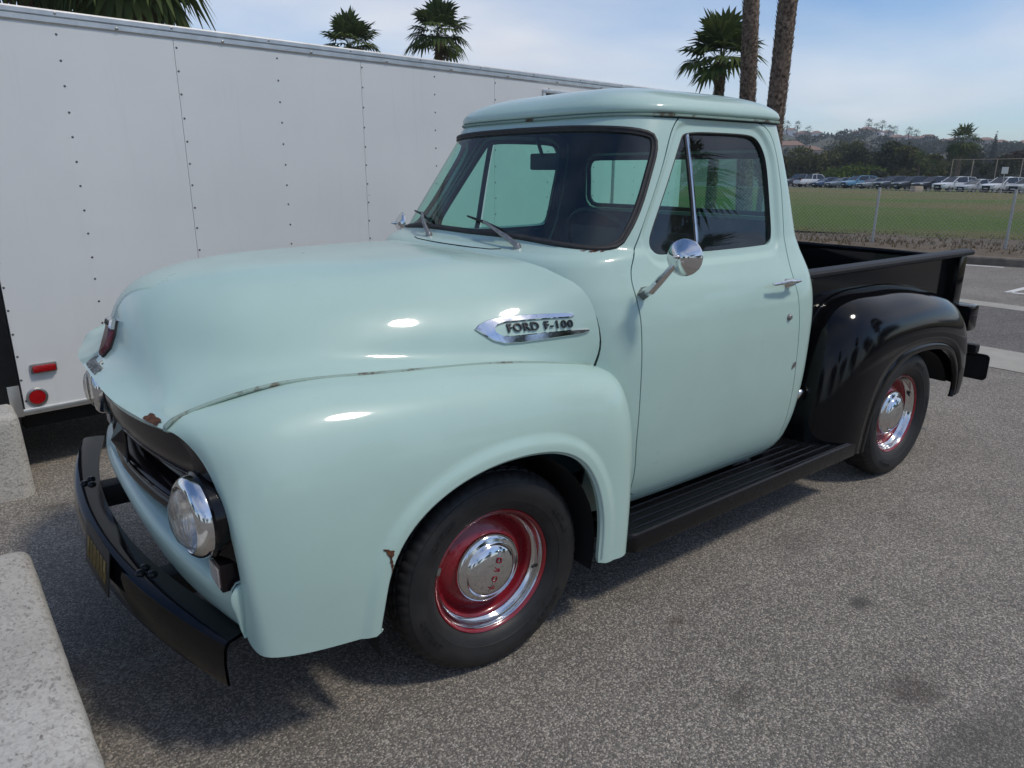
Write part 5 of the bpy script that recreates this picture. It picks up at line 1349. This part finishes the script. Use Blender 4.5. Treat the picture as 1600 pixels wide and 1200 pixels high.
# ================================================================== cars
def loft_body(rows, caps=True):
    mb = MB(); G = np.array(rows); mb.grid(G)
    n = G.shape[1]
    if caps: mb.f += [tuple(range(n)), tuple((len(rows)-1)*n+i for i in reversed(range(n)))]
    return mb
def make_car(kind):
    L, W, H = dict(sedan=(4.6, .90, 1.44), suv=(4.65, .94, 1.70), pickup=(5.6, .97, 1.85))[kind]
    root = empty('parked_car')
    zb = .32 if kind == 'sedan' else .42
    bel = {'sedan': .92, 'suv': 1.08, 'pickup': 1.18}[kind]
    xs = np.linspace(-L/2, L/2, 25); rows = []
    for x in xs:
        k = abs(x)/(L/2); fx = x/(L/2)
        if kind == 'pickup': top = bel-.02-.06*max(0, fx-.45)*2 if fx > -.95 else bel-.05
        else: top = bel-(.16 if kind == 'sedan' else .13)*max(0, (fx-.35)/.65)**1.3-(.06)*max(0, (-fx-.6)/.4)
        end = 1-(max(0, k-.86)/.14)**2*.22
        w = W*(1-.10*max(0, (k-.6)/.4)**2)
        zt = top*end+zb*(1-end)*.6; zl = zb+.10*max(0, (k-.85)/.15)
        rows.append([(x, -w*.94, zl), (x, -w, zl+.14), (x, -w, (zl+zt)/2+.05), (x, -w*.95, zt-.03), (x, -w*.82, zt), (x, 0, zt+.025), (x, w*.82, zt), (x, w*.95, zt-.03), (x, w, (zl+zt)/2+.05), (x, w, zl+.14), (x, w*.94, zl)])
    body = loft_body(rows).build('body', 'car_paint', root, 40)
    # cabin
    if kind == 'sedan': cab_ = [(-1.75, bel-.02, 0), (-.95, H-.03, 1), (-.2, H, 1), (.35, H-.05, 1), (1.15, bel-.04, 0)]
    elif kind == 'suv': cab_ = [(-2.15, bel-.02, 0), (-1.85, H-.06, 1), (-.6, H, 1), (.30, H-.05, 1), (1.12, bel-.04, 0)]
    else: cab_ = [(-.95, bel-.02, 0), (-.75, H-.04, 1), (.0, H, 1), (.55, H-.05, 1), (1.35, bel-.04, 0)]
    rows = []
    for x, z, t in cab_:
        wb = W*.90; wt = W*(.72 if t else .88)
        rows.append([(x, -wb if not t else -W*.90, bel-.05), (x, -wt, z-.02 if t else bel-.03), (x, -wt*.8, z), (x, wt*.8, z), (x, wt, z-.02 if t else bel-.03), (x, wb, bel-.05)])
    gl = loft_body(rows).build('window_band', 'dark_window', root, 30)
    mb = MB(); roofp = [c for c in cab_ if c[2]]
    mb.grid(np.array([[(x, -W*.73, z-.05), (x, -W*.70, z+.004), (x, 0, z+.03), (x, W*.70, z+.004), (x, W*.73, z-.05)] for x, z, t in roofp])); mb.build('roof', 'car_paint', root, 50)
    for sy in (1, -1):
        for xa, za, xb, zb2 in ((cab_[0][0], bel, cab_[1][0], cab_[1][1]), (cab_[-1][0], bel, cab_[-2][0], cab_[-2][1]), ((cab_[1][0]+cab_[-2][0])/2-.1, bel, (cab_[1][0]+cab_[-2][0])/2-.1, cab_[2][1]-.03)):
            MB().tube([(xa, sy*W*.905, za-.03), (xb, sy*W*.725, zb2)], .045, 6).build('pillar', 'car_paint', root, 40)
    for x in (-L*.29, L*.30):
        for sy in (1, -1):
            r = .32 if kind == 'sedan' else .37
            w = MB().lathe([(r*.6, -.10), (r*.95, -.11), (r, -.07), (r, .07), (r*.95, .11), (r*.62, .105)], 20).xf(Matrix.Translation((x, sy*(W-.11), r)) @ Matrix.Rotation(0 if sy > 0 else math.pi, 4, 'Z')).build('wheel', 'tyre_rubber', root, 40)
            MB().lathe([(r*.62, .10), (r*.55, .085), (.0005, .10)], 16).xf(Matrix.Translation((x, sy*(W-.11), r)) @ Matrix.Rotation(0 if sy > 0 else math.pi, 4, 'Z')).build('rim', 'worn_metal', w, 40)
    for sy in (1, -1):
        zl = bel-.24
        MB().box((L/2-.22, sy*W*.70-.20, zl-.05), (L/2-.03, sy*W*.70+.20, zl+.07), .02).build('headlight', 'reflector_metal', root)
        MB().box((-L/2-.004, sy*W*.78-.10, zl), (-L/2+.15, sy*W*.78+.10, zl+.16), .02).build('tail_lamp', 'red_lens', root)
        MB().box((.78, min(sy*(W-.02), sy*(W+.18)), bel), (.92, max(sy*(W-.02), sy*(W+.18)), bel+.14), .03).build('wing_mirror', 'car_paint', root)
    MB().box((L/2-.09, -W*.52, zb+.10), (L/2+.012, W*.52, bel-.24), .015).build('grille', 'black_matte', root)
    MB().box((L/2-.02, -.25, zb+.08), (L/2+.018, .25, zb+.19), .004).build('number_plate', 'white_line', root)
    if kind == 'pickup':
        MB().box((-L/2+.10, -W*.80, bel-.10), (-1.05, W*.80, bel+.012)).build('bed_opening', 'black_void', root)
    return root
protos = {k: make_car(k) for k in ('sedan', 'suv', 'pickup')}; used = set()
A_ = np.array(pol(-148.2, 119)[:2]); B_ = np.array(pol(-161.9, 91)[:2])
hd = math.atan2(*(np.array([.92, -.40])[::-1]))
cars = [('pickup', (.05, .055, .06), 'charcoal pickup parked at the end of the row next to a white pickup', 1), ('pickup', (.72, .73, .75), 'white pickup backed in beside the charcoal pickup', 2), ('sedan', (.045, .09, .17), 'dark blue sedan parked beside the white pickup', 0), ('sedan', (.16, .19, .22), 'slate grey sedan between the dark blue sedan and the light blue wagon', 0),
 ('suv', (.12, .30, .45), 'light blue tall wagon parked in the far row', 0), ('sedan', (.22, .24, .26), 'silver grey sedan beside the light blue wagon', 0), ('suv', (.06, .07, .085), 'dark blue grey crossover with pale bonnet beside the silver grey sedan', 0), ('suv', (.035, .04, .045), 'charcoal crossover behind the utility box in the far row', 0),
 ('suv', (.012, .013, .018), 'black crossover parked beside a white one', 0), ('suv', (.70, .71, .72), 'white crossover between the black crossover and the silver sedan', 0), ('sedan', (.42, .44, .46), 'silver sedan between two white crossovers', 0), ('suv', (.68, .69, .70), 'white crossover standing before the small square sign', 0), ('suv', (.30, .31, .32), 'grey crossover at the far end of the row past the square sign', 0)]
for i, (k, col, lab, rev) in enumerate(cars):
    c = protos[k] if k not in used else copy_tree(protos[k]); used.add(k)
    p = A_+(B_-A_)*i/(len(cars)-1)
    c.location = (p[0], p[1], -.42+(.35 if False else 0)); c.rotation_euler = (0, 0, hd+(math.pi if rev == 2 else 0)+R(random.uniform(-3, 3)))
    tag(c, lab, 'car', 'cars parked in the far car park')
    for ch in [c]+list(c.children): ch.color = (*col, 1)
# the box in front of the row, the sign, low rail
p = pol(-155.55, 88); MB().box((-.5, -.35, 0), (.5, .35, .75), .03).xf(Matrix.Translation((p[0], p[1], -.42)) @ Matrix.Rotation(R(-23), 4, 'Z')).build('utility_box', 'stucco_tan'); tag(bpy.data.objects['utility_box'], 'small tan utility box standing before the parked cars', 'utility box')
sg = empty('square_sign', pol(-160.35, 86, -.4), R(20)); tag(sg, 'small blank pale square sign on a post behind the parked cars', 'sign')
MB().box((-.01, -.27, 2.0), (.01, .27, 2.62), .005).build('sign_board', 'stucco', sg); MB().tube([(-.03, 0, 0), (-.03, 0, 2.5)], .03, 8).build('sign_post', 'galvanised', sg)
# tall backstop fence behind the cars
bsf = empty('backstop_fence', pol(-157.4, 100, -.4)); tag(bsf, 'tall chain link backstop with steel posts behind the parked cars', 'fence')
b0 = np.array(pol(-157.4, 100)); posts = [(-157.4, 100), (-158.55, 98), (-159.85, 96), (-161.2, 94), (-162.6, 92)]
pp = [np.array(pol(a, d))-b0 for a, d in posts]
for q in pp: MB().tube([q, q+[0, 0, 3.55]], .04, 8).build('post', 'stucco_tan', bsf, 50)
for q, r_ in zip(pp[:-1], pp[1:]):
    MB().tube([q+[0, 0, 3.5], r_+[0, 0, 3.5]], .022, 6).build('rail', 'stucco_tan', bsf, 50)
    mb = MB(); d_ = r_-q; Lq = np.linalg.norm(d_); n = int(Lq/.16)
    for i in range(n+1):
        for s in (1, -1):
            t0 = i/n; t1 = t0+s*3.4/Lq
            e = min(max(t1, 0), 1); hh = 3.4*abs(e-t0)/(3.4/Lq)
            if hh > .05: mb.tube([q+d_*t0+[0, 0, .05], q+d_*e+[0, 0, .05+hh]], .0028, 3, cap=False)
    mb.build('wire_mesh', 'galvanised', bsf, 0, fix=False)
MB().tube([pp[0]+[0, 0, 1.35], pp[1]+[0, 0, 1.35]], .025, 6).build('rail', 'galvanised', bsf, 50)

# ================================================================== vegetation
def leaf_cloud(clumps, n, size, seed, flat=.5):
    """leaf faces spread through overlapping clumps [(cx,cy,cz,rx,ry,rz)]"""
    rng = np.random.default_rng(seed); V = []; Fc = []
    vol = np.array([c[3]*c[4]*c[5] for c in clumps])**.75; vol = vol/vol.sum()
    for c, fr in zip(clumps, vol):
        m = max(6, int(n*fr)); d = rng.normal(size=(m, 3)); d /= np.linalg.norm(d, axis=1)[:, None]
        rad = rng.uniform(.35, 1.05, m)**.6
        # sub-clumps for light and dark masses
        P = np.array(c[:3])+d*rad[:, None]*np.array(c[3:6])
        P += rng.normal(scale=.10, size=(m, 3))*np.array(c[3:6])
        for p in P:
            u = rng.normal(size=3); u /= np.linalg.norm(u); w = rng.normal(size=3); w -= u*(w@u); w /= np.linalg.norm(w)
            s = size*rng.uniform(.6, 1.4); b = len(V)
            V += [p-u*s, p+w*s*flat, p+u*s, p-w*s*flat]; Fc.append((b, b+1, b+2, b+3))
    return np.array(V), Fc
def add_leaves(name, V, Fc, mat, parent):
    me = bpy.data.meshes.new(name); me.from_pydata(V.tolist(), [], Fc); return link(name, me, mat, parent)
def broad_tree(name, base, h, w, mat, label, seed, group, n=1500, trunk=True, low=.12, size=None):
    rng = random.Random(seed); t = empty(name, base); tag(t, label, 'tree', group)
    cl = []; k = rng.randint(7, 11)
    for i in range(k):
        a = rng.uniform(0, 2*math.pi); r = w*.5*rng.uniform(.1, .75); z = h*rng.uniform(low+.16, .86); s = w*rng.uniform(.17, .30)*(1.15-.5*z/h)
        cl.append((r*math.cos(a), r*math.sin(a), z, s*1.15, s*1.15, s*.85))
    cl.append((0, 0, h*.62, w*.30, w*.30, h*.30))
    mb = MB(); mb.tube([(0, 0, -.3), (rng.uniform(-.2, .2), 0, h*.25), (rng.uniform(-.3, .3), rng.uniform(-.3, .3), h*.55), (0, 0, h*.8)], [h*.035, h*.026, h*.016, h*.006], 7)
    for c in cl[:6]: mb.tube([(0, 0, h*.28), (c[0]*.5, c[1]*.5, (h*.28+c[2])*.5), c[:3]], [h*.016, h*.010, h*.004], 5)
    mb.build('trunk', 'bark', t, 60)
    V, Fc = leaf_cloud(cl, n, size or h*.035, seed); add_leaves('crown', V, Fc, mat, t); return t
# row of trees behind the far cars
G_T = 'trees behind the far car park'
spec = [  # az, dist, height, width, material, label
 (-146.6, 135, 5.0, 8, 'leaf_rust', 'low reddish scrub tree beside the far houses'), (-148.6, 133, 5.4, 9, 'leaf_olive', 'olive green spreading tree behind the charcoal pickup'), (-149.9, 131, 5.7, 9, 'leaf_olive', 'broad olive tree with a yellowish crown above the white pickup'),
 (-150.7, 160, 8.3, 8, 'leaf_olive', 'tall open crowned eucalyptus rising over the olive trees'), (-151.9, 128, 6.0, 6, 'leaf_dark', 'dark upright tree behind the slate grey sedan'), (-151.2, 121, 2.3, 9, 'leaf_bright', 'low bright green spreading bush behind the dark blue sedan'),
 (-152.8, 134, 5.4, 6, 'leaf_dark', 'dark round tree behind the light blue wagon'), (-153.9, 126, 6.6, 7, 'leaf_dark', 'large dark tree with a drooping crown over the silver grey sedan'), (-154.8, 124, 6.2, 6, 'leaf_olive', 'shaggy brownish green tree next to the large dark tree'), (-155.7, 127, 5.0, 5, 'leaf_olive', 'narrow olive brown tree behind the charcoal crossover'),
 (-153.2, 117, 2.6, 3, 'leaf_dark', 'grey green shrub at the foot of the dark trees'), (-154.6, 116, 2.5, 3.4, 'leaf_olive', 'pale olive shrub at the foot of the shaggy tree'), (-157.0, 150, 4.4, 8, 'leaf_olive', 'rounded green tree behind the black crossover'), (-158.3, 160, 7.0, 8, 'leaf_dark', 'blue green tree standing behind the big fan palm'),
 (-158.9, 128, 3.4, 6, 'leaf_dark', 'dark tree seen through the backstop fence behind the silver sedan'), (-160.2, 126, 3.8, 7, 'leaf_dark', 'dark green mass of foliage behind the square sign'), (-160.35, 150, 5.6, 6, 'leaf_rust', 'rusty brown round tree beside the narrow cypress'), (-161.6, 128, 4.2, 7, 'leaf_dark', 'dark green tree beyond the end of the backstop fence'), (-162.6, 140, 5.4, 7, 'leaf_olive', 'olive tree at the end of the far row')]
for i, (az, d, h, w, m, lab) in enumerate(spec):
    broad_tree('broad_tree', pol(az, d, -.6), h, w, m, lab, 40+i, G_T, n=int(2500+h*w*75), size=.27)
# cypress
cy = empty('cypress_tree', pol(-159.55, 260, 2.0)); tag(cy, 'narrow dark conifer rising on the skyline', 'tree', G_T)
V, Fc = leaf_cloud([(0, 0, z, 1.5*(1-(z-1)/10.5), 1.5*(1-(z-1)/10.5), 1.2) for z in np.linspace(1.5, 10.2, 9)], 900, .35, 77); add_leaves('crown', V, Fc, 'leaf_dark', cy)
MB().tube([(0, 0, -2), (0, 0, 9)], [.25, .05], 7).build('trunk', 'bark', cy, 60)
# fan palms
def fan_leaf(stem, L, nb, rng, droop):
    """one palmate leaf: petiole + folded blades; returns verts, faces"""
    V = []; Fc = []
    az, el = stem; d = np.array([math.cos(az)*math.cos(el), math.sin(az)*math.cos(el), math.sin(el)])
    s = np.cross(d, [0, 0, 1]); s /= np.linalg.norm(s)+1e-9; up = np.cross(s, d)
    pet = L*.95; p0 = np.zeros(3); c = d*pet+np.array([0, 0, -droop*pet*.25])
    w = .022
    V += [p0-s*w, p0+s*w, c+s*w*.7, c-s*w*.7]; Fc.append((0, 1, 2, 3))
    dd = d+np.array([0, 0, -droop*.9]); dd /= np.linalg.norm(dd); s2 = np.cross(dd, up); s2 /= np.linalg.norm(s2)+1e-9
    for k in range(nb):
        a = -1.75+3.5*k/(nb-1); bl = L*(.80+.28*math.cos(a))*rng.uniform(.88, 1.1)
        di = dd*math.cos(a)+s2*math.sin(a); side = -dd*math.sin(a)+s2*math.cos(a)
        mid = c+di*bl*.6+up*rng.uniform(-.03, .05)*L; tip = c+di*bl+np.array([0, 0, -(.12+.35*droop)*bl*rng.uniform(.6, 1.4)])
        hw = bl*.082; b = len(V)
        V += [c, mid+side*hw, tip, mid-side*hw]; Fc.append((b, b+1, b+2, b+3))
    return V, Fc
def palm(name, base, top, r0, r1, crownL, label, seed, group, nleaf=46, nb=17, dead=10, skirt=0.0, lowest=-.75):
    rng = random.Random(seed); t = empty(name, base); tag(t, label, 'palm tree', group)
    top = np.array(top)-np.array(base); H = np.linalg.norm(top)
    # trunk with old leaf bases as rough scales
    N = 24; path = [top*k/N+np.array([math.sin(k*.5)*.02, math.cos(k*.43)*.02, 0]) for k in range(N+1)]
    rad = [r0+(r1-r0)*k/N+(.05*r0 if k == 0 else 0) for k in range(N+1)]
    trunk = MB().tube(path, rad, 14).build('trunk', 'palm_bark', t, 60)
    sc = MB(); rows = int(H/.11)
    for i in range(rows):
        f = (i+.5)/rows; rr = r0+(r1-r0)*f; c = top*f
        for k in range(11):
            a = (k+.5*(i % 2))*2*math.pi/11+rng.uniform(-.12, .12); o_ = np.array([math.cos(a), math.sin(a), 0]); sd = np.array([-math.sin(a), math.cos(a), 0])
            hh = rng.uniform(.08, .15); ww = rr*.24; ou = rng.uniform(.02, .055)
            p = c+o_*rr*.97
            b = [p-sd*ww, p+sd*ww, p+o_*ou+np.array([0, 0, hh])+sd*ww*.35, p+o_*ou+np.array([0, 0, hh])-sd*ww*.35]
            sc.add(b, [(0, 1, 2, 3)])
    o = sc.build('leaf_bases', 'palm_bark', t, 0, fix=False); o['kind'] = 'stuff'
    V = []; Fc = []; Vd = []; Fd = []
    for i in range(nleaf):
        az = i*2.39996+rng.uniform(-.2, .2); f = i/nleaf; el = 1.45-(1.45-lowest)*f**.85+rng.uniform(-.12, .12); droop = max(0, .55*f+.1-.1*el)
        v, fc = fan_leaf((az, el), crownL*rng.uniform(.85, 1.1), nb, rng, droop); b = len(V); V += [p+top for p in v]; Fc += [tuple(x+b for x in q) for q in fc]
    crown = add_leaves('crown', np.array(V), Fc, 'leaf_palm', t)
    for i in range(dead):
        az = rng.uniform(0, 2*math.pi); el = rng.uniform(-1.35, -1.0)
        v, fc = fan_leaf((az, el), crownL*rng.uniform(.6, .85), 11, rng, .6); b = len(Vd); Vd += [p+top-np.array([0, 0, rng.uniform(0, skirt)]) for p in v]; Fd += [tuple(x+b for x in q) for q in fc]
    if dead: add_leaves('dead_fronds', np.array(Vd), Fd, 'leaf_dead', t)
    return t
GP = 'fan palms around the car park'
def palm_at(az, d, el, **k):
    b = pol(az, d, 0); z = CAMPOS.z+d*math.tan(R(el)); return b, (b[0], b[1], z)
b, t_ = palm_at(-142.1, 30, 7.3); palm('fan_palm', b, t_, .20, .17, .98, 'short green fan palm with full crown left of the two bare trunks', 1, GP, nleaf=30, dead=1, lowest=.05)
b, t_ = palm_at(-121.8, 40, 9.2); palm('fan_palm', b, t_, .22, .19, 1.0, 'fan palm with a short visible trunk behind the trailer roof', 2, GP, nleaf=28, dead=2, lowest=-.25)
b, t_ = palm_at(-115.5, 42, 8.2); palm('fan_palm', b, t_, .22, .2, 1.0, 'fan palm showing only its crown over the trailer roof', 3, GP, nleaf=32, dead=0, lowest=-.3)
b = pol(-144.55, 25, 0); t_ = pol(-143.1, 25, 11.5); palm('fan_palm', b, t_, .25, .22, 1.3, 'tall leaning palm with shaggy trunk next to the short fan palm', 4, GP, dead=14, skirt=.8)
b = pol(-146.0, 22.5, 0); t_ = pol(-146.2, 22.5, 12.5); palm('fan_palm', b, t_, .245, .24, 1.3, 'tall straight palm with shaggy trunk behind the cab roof', 5, GP, dead=14, skirt=.8)
b = pol(-101.5, 26, 0); t_ = pol(-101.6, 26, 8.1); palm('fan_palm', b, t_, .27, .24, 1.45, 'large palm with drooping fronds over the rear end of the trailer roof', 6, GP, nleaf=52, dead=5, skirt=.3, lowest=-1.0)
b = pol(-108.5, 34, 0); t_ = pol(-108.5, 34, 9.6); 
b = pol(-96.0, 30, 0); t_ = pol(-96.0, 30, 8.6); palm('fan_palm', b, t_, .25, .22, 1.35, 'palm half hidden past the trailer rear corner', 7, GP, nleaf=44, dead=5, lowest=-.9)
b = pol(-157.75, 115, -.5); t_ = pol(-157.75, 115, 5.6); palm('fan_palm', b, t_, .30, .26, 1.25, 'big dark fan palm standing above the backstop fence', 8, GP, nleaf=30, nb=11, dead=5, lowest=-.9)
for i, (az, d, z) in enumerate([(-155.5, 118, 3.4), (-156.35, 116, 2.2)]):
    b = pol(az, d, -.5); t_ = pol(az, d, z); palm('fan_palm', b, t_, .14, .12, .7, ('slim small palm behind the utility box', 'very short small palm behind the black crossover')[i], 20+i, GP, nleaf=20, nb=9, dead=3)
# palms and trees of the opposite side of the car park (seen mirrored in the windows and paint)
GB = 'plants on the opposite side of the car park'
for i, (x, y, h, lab) in enumerate([(-13.2, 10.4, 6.6, 'tall slim palm mirrored in the truck side window'), (-20.5, 18.0, 7.5, 'palm across the car park beside a leafy shrub'), (-7, 24, 8.0, 'palm across the car park beside the street lamp'), (9, 22, 7.5, 'palm across the car park facing the truck nose')]):
    palm('fan_palm', (x, y, 0), (x+.2, y, h), .17, .14, 1.05, lab, 60+i, GB, nleaf=34, nb=13, dead=6)
for i, (x, y, h, w, m, lab) in enumerate([(-17, 13.2, 2.0, 2.6, 'leaf_dark', 'low leafy shrub at the foot of the slim palm'), (-11.6, 11.0, 1.6, 2.0, 'leaf_palm', 'small round bush beside the slim palm'), (-28, 20, 7, 9, 'leaf_dark', 'dark broad tree across the road beyond the palms'), (-18, 27, 7.5, 10, 'leaf_olive', 'wide olive tree across the car park'), (-6, 31, 8, 11, 'leaf_dark', 'large dark tree across the car park behind the palm'), (6, 31, 7, 10, 'leaf_olive', 'spreading olive tree facing the truck front'), (18, 26, 8, 11, 'leaf_dark', 'dense dark tree beyond the parking stops'), (26, 12, 7, 10, 'leaf_dark', 'dense tree ahead of the truck'), (27, -3, 7, 10, 'leaf_olive', 'rounded olive tree ahead of the truck'), (24, -16, 8, 11, 'leaf_dark', 'dark tree ahead of the trailer')]):
    broad_tree('broad_tree', (x, y, 0), h, w, m, lab, 100+i, GB, n=1500, size=h*.045)
lp = empty('street_lamp', (-9.5, 19, 0)); tag(lp, 'curved steel street lamp across the car park', 'street lamp')
MB().tube([(0, 0, 0), (0, 0, 5.5), (.1, -.1, 6.3), (.5, -.5, 6.8), (1.1, -1.1, 6.9)], [.10, .08, .06, .05, .045], 10).build('pole', 'galvanised', lp, 60)
MB().box((.9, -1.5, 6.82), (1.3, -1.0, 6.95), .03).build('lamp_head', 'galvanised', lp)

# ================================================================== houses on the hill
random.seed(11)
def house(az, d, w, dp, h, wall, label, roof='roof_tile', rz=0):
    z = float(hill_h(az, d))-1.0; o = empty('hillside_house', pol(az, d, z), R(az)+math.pi/2+rz); tag(o, label, 'house', 'houses on the distant hillside')
    MB().box((-w/2, -dp/2, 0), (w/2, dp/2, h+1)).build('wall', wall, o)
    rw_ = h+1; mb = MB(); e = .5; hh = w*.10+.8
    mb.add([(-w/2-e, -dp/2-e, rw_), (w/2+e, -dp/2-e, rw_), (w/2+e, dp/2+e, rw_), (-w/2-e, dp/2+e, rw_), (-w/2+dp*.35, 0, rw_+hh), (w/2-dp*.35, 0, rw_+hh)], [(0, 1, 5, 4), (1, 2, 5), (2, 3, 4, 5), (3, 0, 4), (0, 3, 2, 1)])
    mb.build('roof', roof, o, 0)
    n = max(2, int(w/3.2))
    for k in range(n):
        x = -w/2+(k+.5)*w/n
        for zz in ((1.6, 4.3) if h > 5 else (1.7,)):
            for sy in (1, -1): MB().box((x-.6, sy*dp/2-.05, zz), (x+.6, sy*dp/2+.05, zz+1.3)).build('window', 'dark_window', o)
hl = [(-147.2, 330, 11, 8, 4.5, 'stucco_tan', 'tan two storey house with red tiled roof low on the hill'), (-148.6, 340, 9, 8, 3, 'stucco_tan', 'small tan house with red roof beside the olive trees')]
for i in range(12):
    az = (-146.3-i*.85 if i < 4 else -151.4-(i-4)*.62); hl.append((az, 585+15*math.sin(i*2.1), 8+2*((i*7) % 3)/2, 8, 3+1.2*((i*5) % 2), ('stucco', 'stucco', 'stucco_tan')[i % 3], None))
for i, az in enumerate((-155.2, -155.9, -156.7, -157.3, -159.0, -159.8, -161.1, -162.0)):
    hl.append((az, 560+20*math.sin(i*1.7), 9, 8, 2.6, ('stucco_tan', 'stucco')[i % 2], None))
for i, (az, d, w, dp, h, wall, lab) in enumerate(hl):
    house(az, d, w, dp, h, wall, lab or '%s %s stucco house with tiled roof on the distant hilltop' % ('tan' if wall == 'stucco_tan' else 'white', 'two storey' if h > 4 else 'single storey'), rz=random.uniform(-.4, .4) if lab is None else 0)
# palms and scrub on the ridge
GR = 'palms on the distant ridge'
p0 = None
for i, (az, d) in enumerate([(-146.9, 570), (-147.6, 580), (-148.3, 570), (-152.1, 580), (-152.6, 570), (-152.95, 585), (-153.4, 575), (-153.7, 580), (-154.6, 570), (-155.05, 560), (-161.3, 560), (-162.0, 560)]):
    z = float(hill_h(az, d)); hh = 7+2.5*math.sin(i*2.7)
    if p0 is None:
        p0 = palm('ridge_palm', pol(az, d, z), (pol(az, d)[0], pol(az, d)[1], z+9), .35, .3, 1.9, 'small far palm standing among the houses on the ridge', 90, GR, nleaf=16, nb=7, dead=0)
        q = p0
    else: q = copy_tree(p0)
    q.location = pol(az, d, z-2+math.sin(i*2.7)*1.5); q.rotation_euler = (0, 0, i*1.3)
V, Fc = [], []
rng = np.random.default_rng(5); cl = []
for i in range(150):
    az = rng.uniform(-165, -144); d = rng.uniform(250, 530); s = rng.uniform(2.0, 5.0); p = pol(az, d, float(hill_h(az, d))+s*.3); cl.append((*p, s*1.3, s*1.3, s*.8))
V, Fc = leaf_cloud(cl, 26000, .8, 6); o = add_leaves('hillside_scrub', V, Fc, 'leaf_dark', None); o['kind'] = 'stuff'; tag(o, 'dark scrub and small trees covering the distant hillside', 'scrub')
V, Fc = [], []
# dry tufts and weeds along the verge
rng = np.random.default_rng(8); mbv = []; f_ = []
for i in range(2600):
    a = rng.uniform(15.2, 19.5); w = rng.uniform(-11, 11); p = SN*a+SD*w; z = .15; 
    for k in range(3):
        an = rng.uniform(0, 6.28); l = rng.uniform(.03, .10); b = len(mbv); dx, dy = .012*math.cos(an), .012*math.sin(an)
        mbv += [(p[0]-dx, p[1]-dy, z-.02), (p[0]+dx, p[1]+dy, z-.02), (p[0]+rng.normal()*.03, p[1]+rng.normal()*.03, z+l)]; f_.append((b, b+1, b+2))
o = add_leaves('verge_weeds', np.array(mbv), f_, 'leaf_dead', None); o['kind'] = 'stuff'; tag(o, 'dry weeds and litter along the dirt verge', 'weeds')
# ================================================================== air between here and the hillside
t = NT('haze_air'); vl = t.n('ShaderNodeVolumePrincipled'); vl.inputs['Color'].default_value = (.78, .86, 1.0, 1); vl.inputs['Density'].default_value = .00042; vl.inputs['Anisotropy'].default_value = .2
t.link(vl.outputs[0], t.out.inputs['Volume'])
hz = MB().box((-1400, -1400, -2.6), (1400, 1400, 48)).build('haze', 'haze_air', None, 0); hz['kind'] = 'stuff'
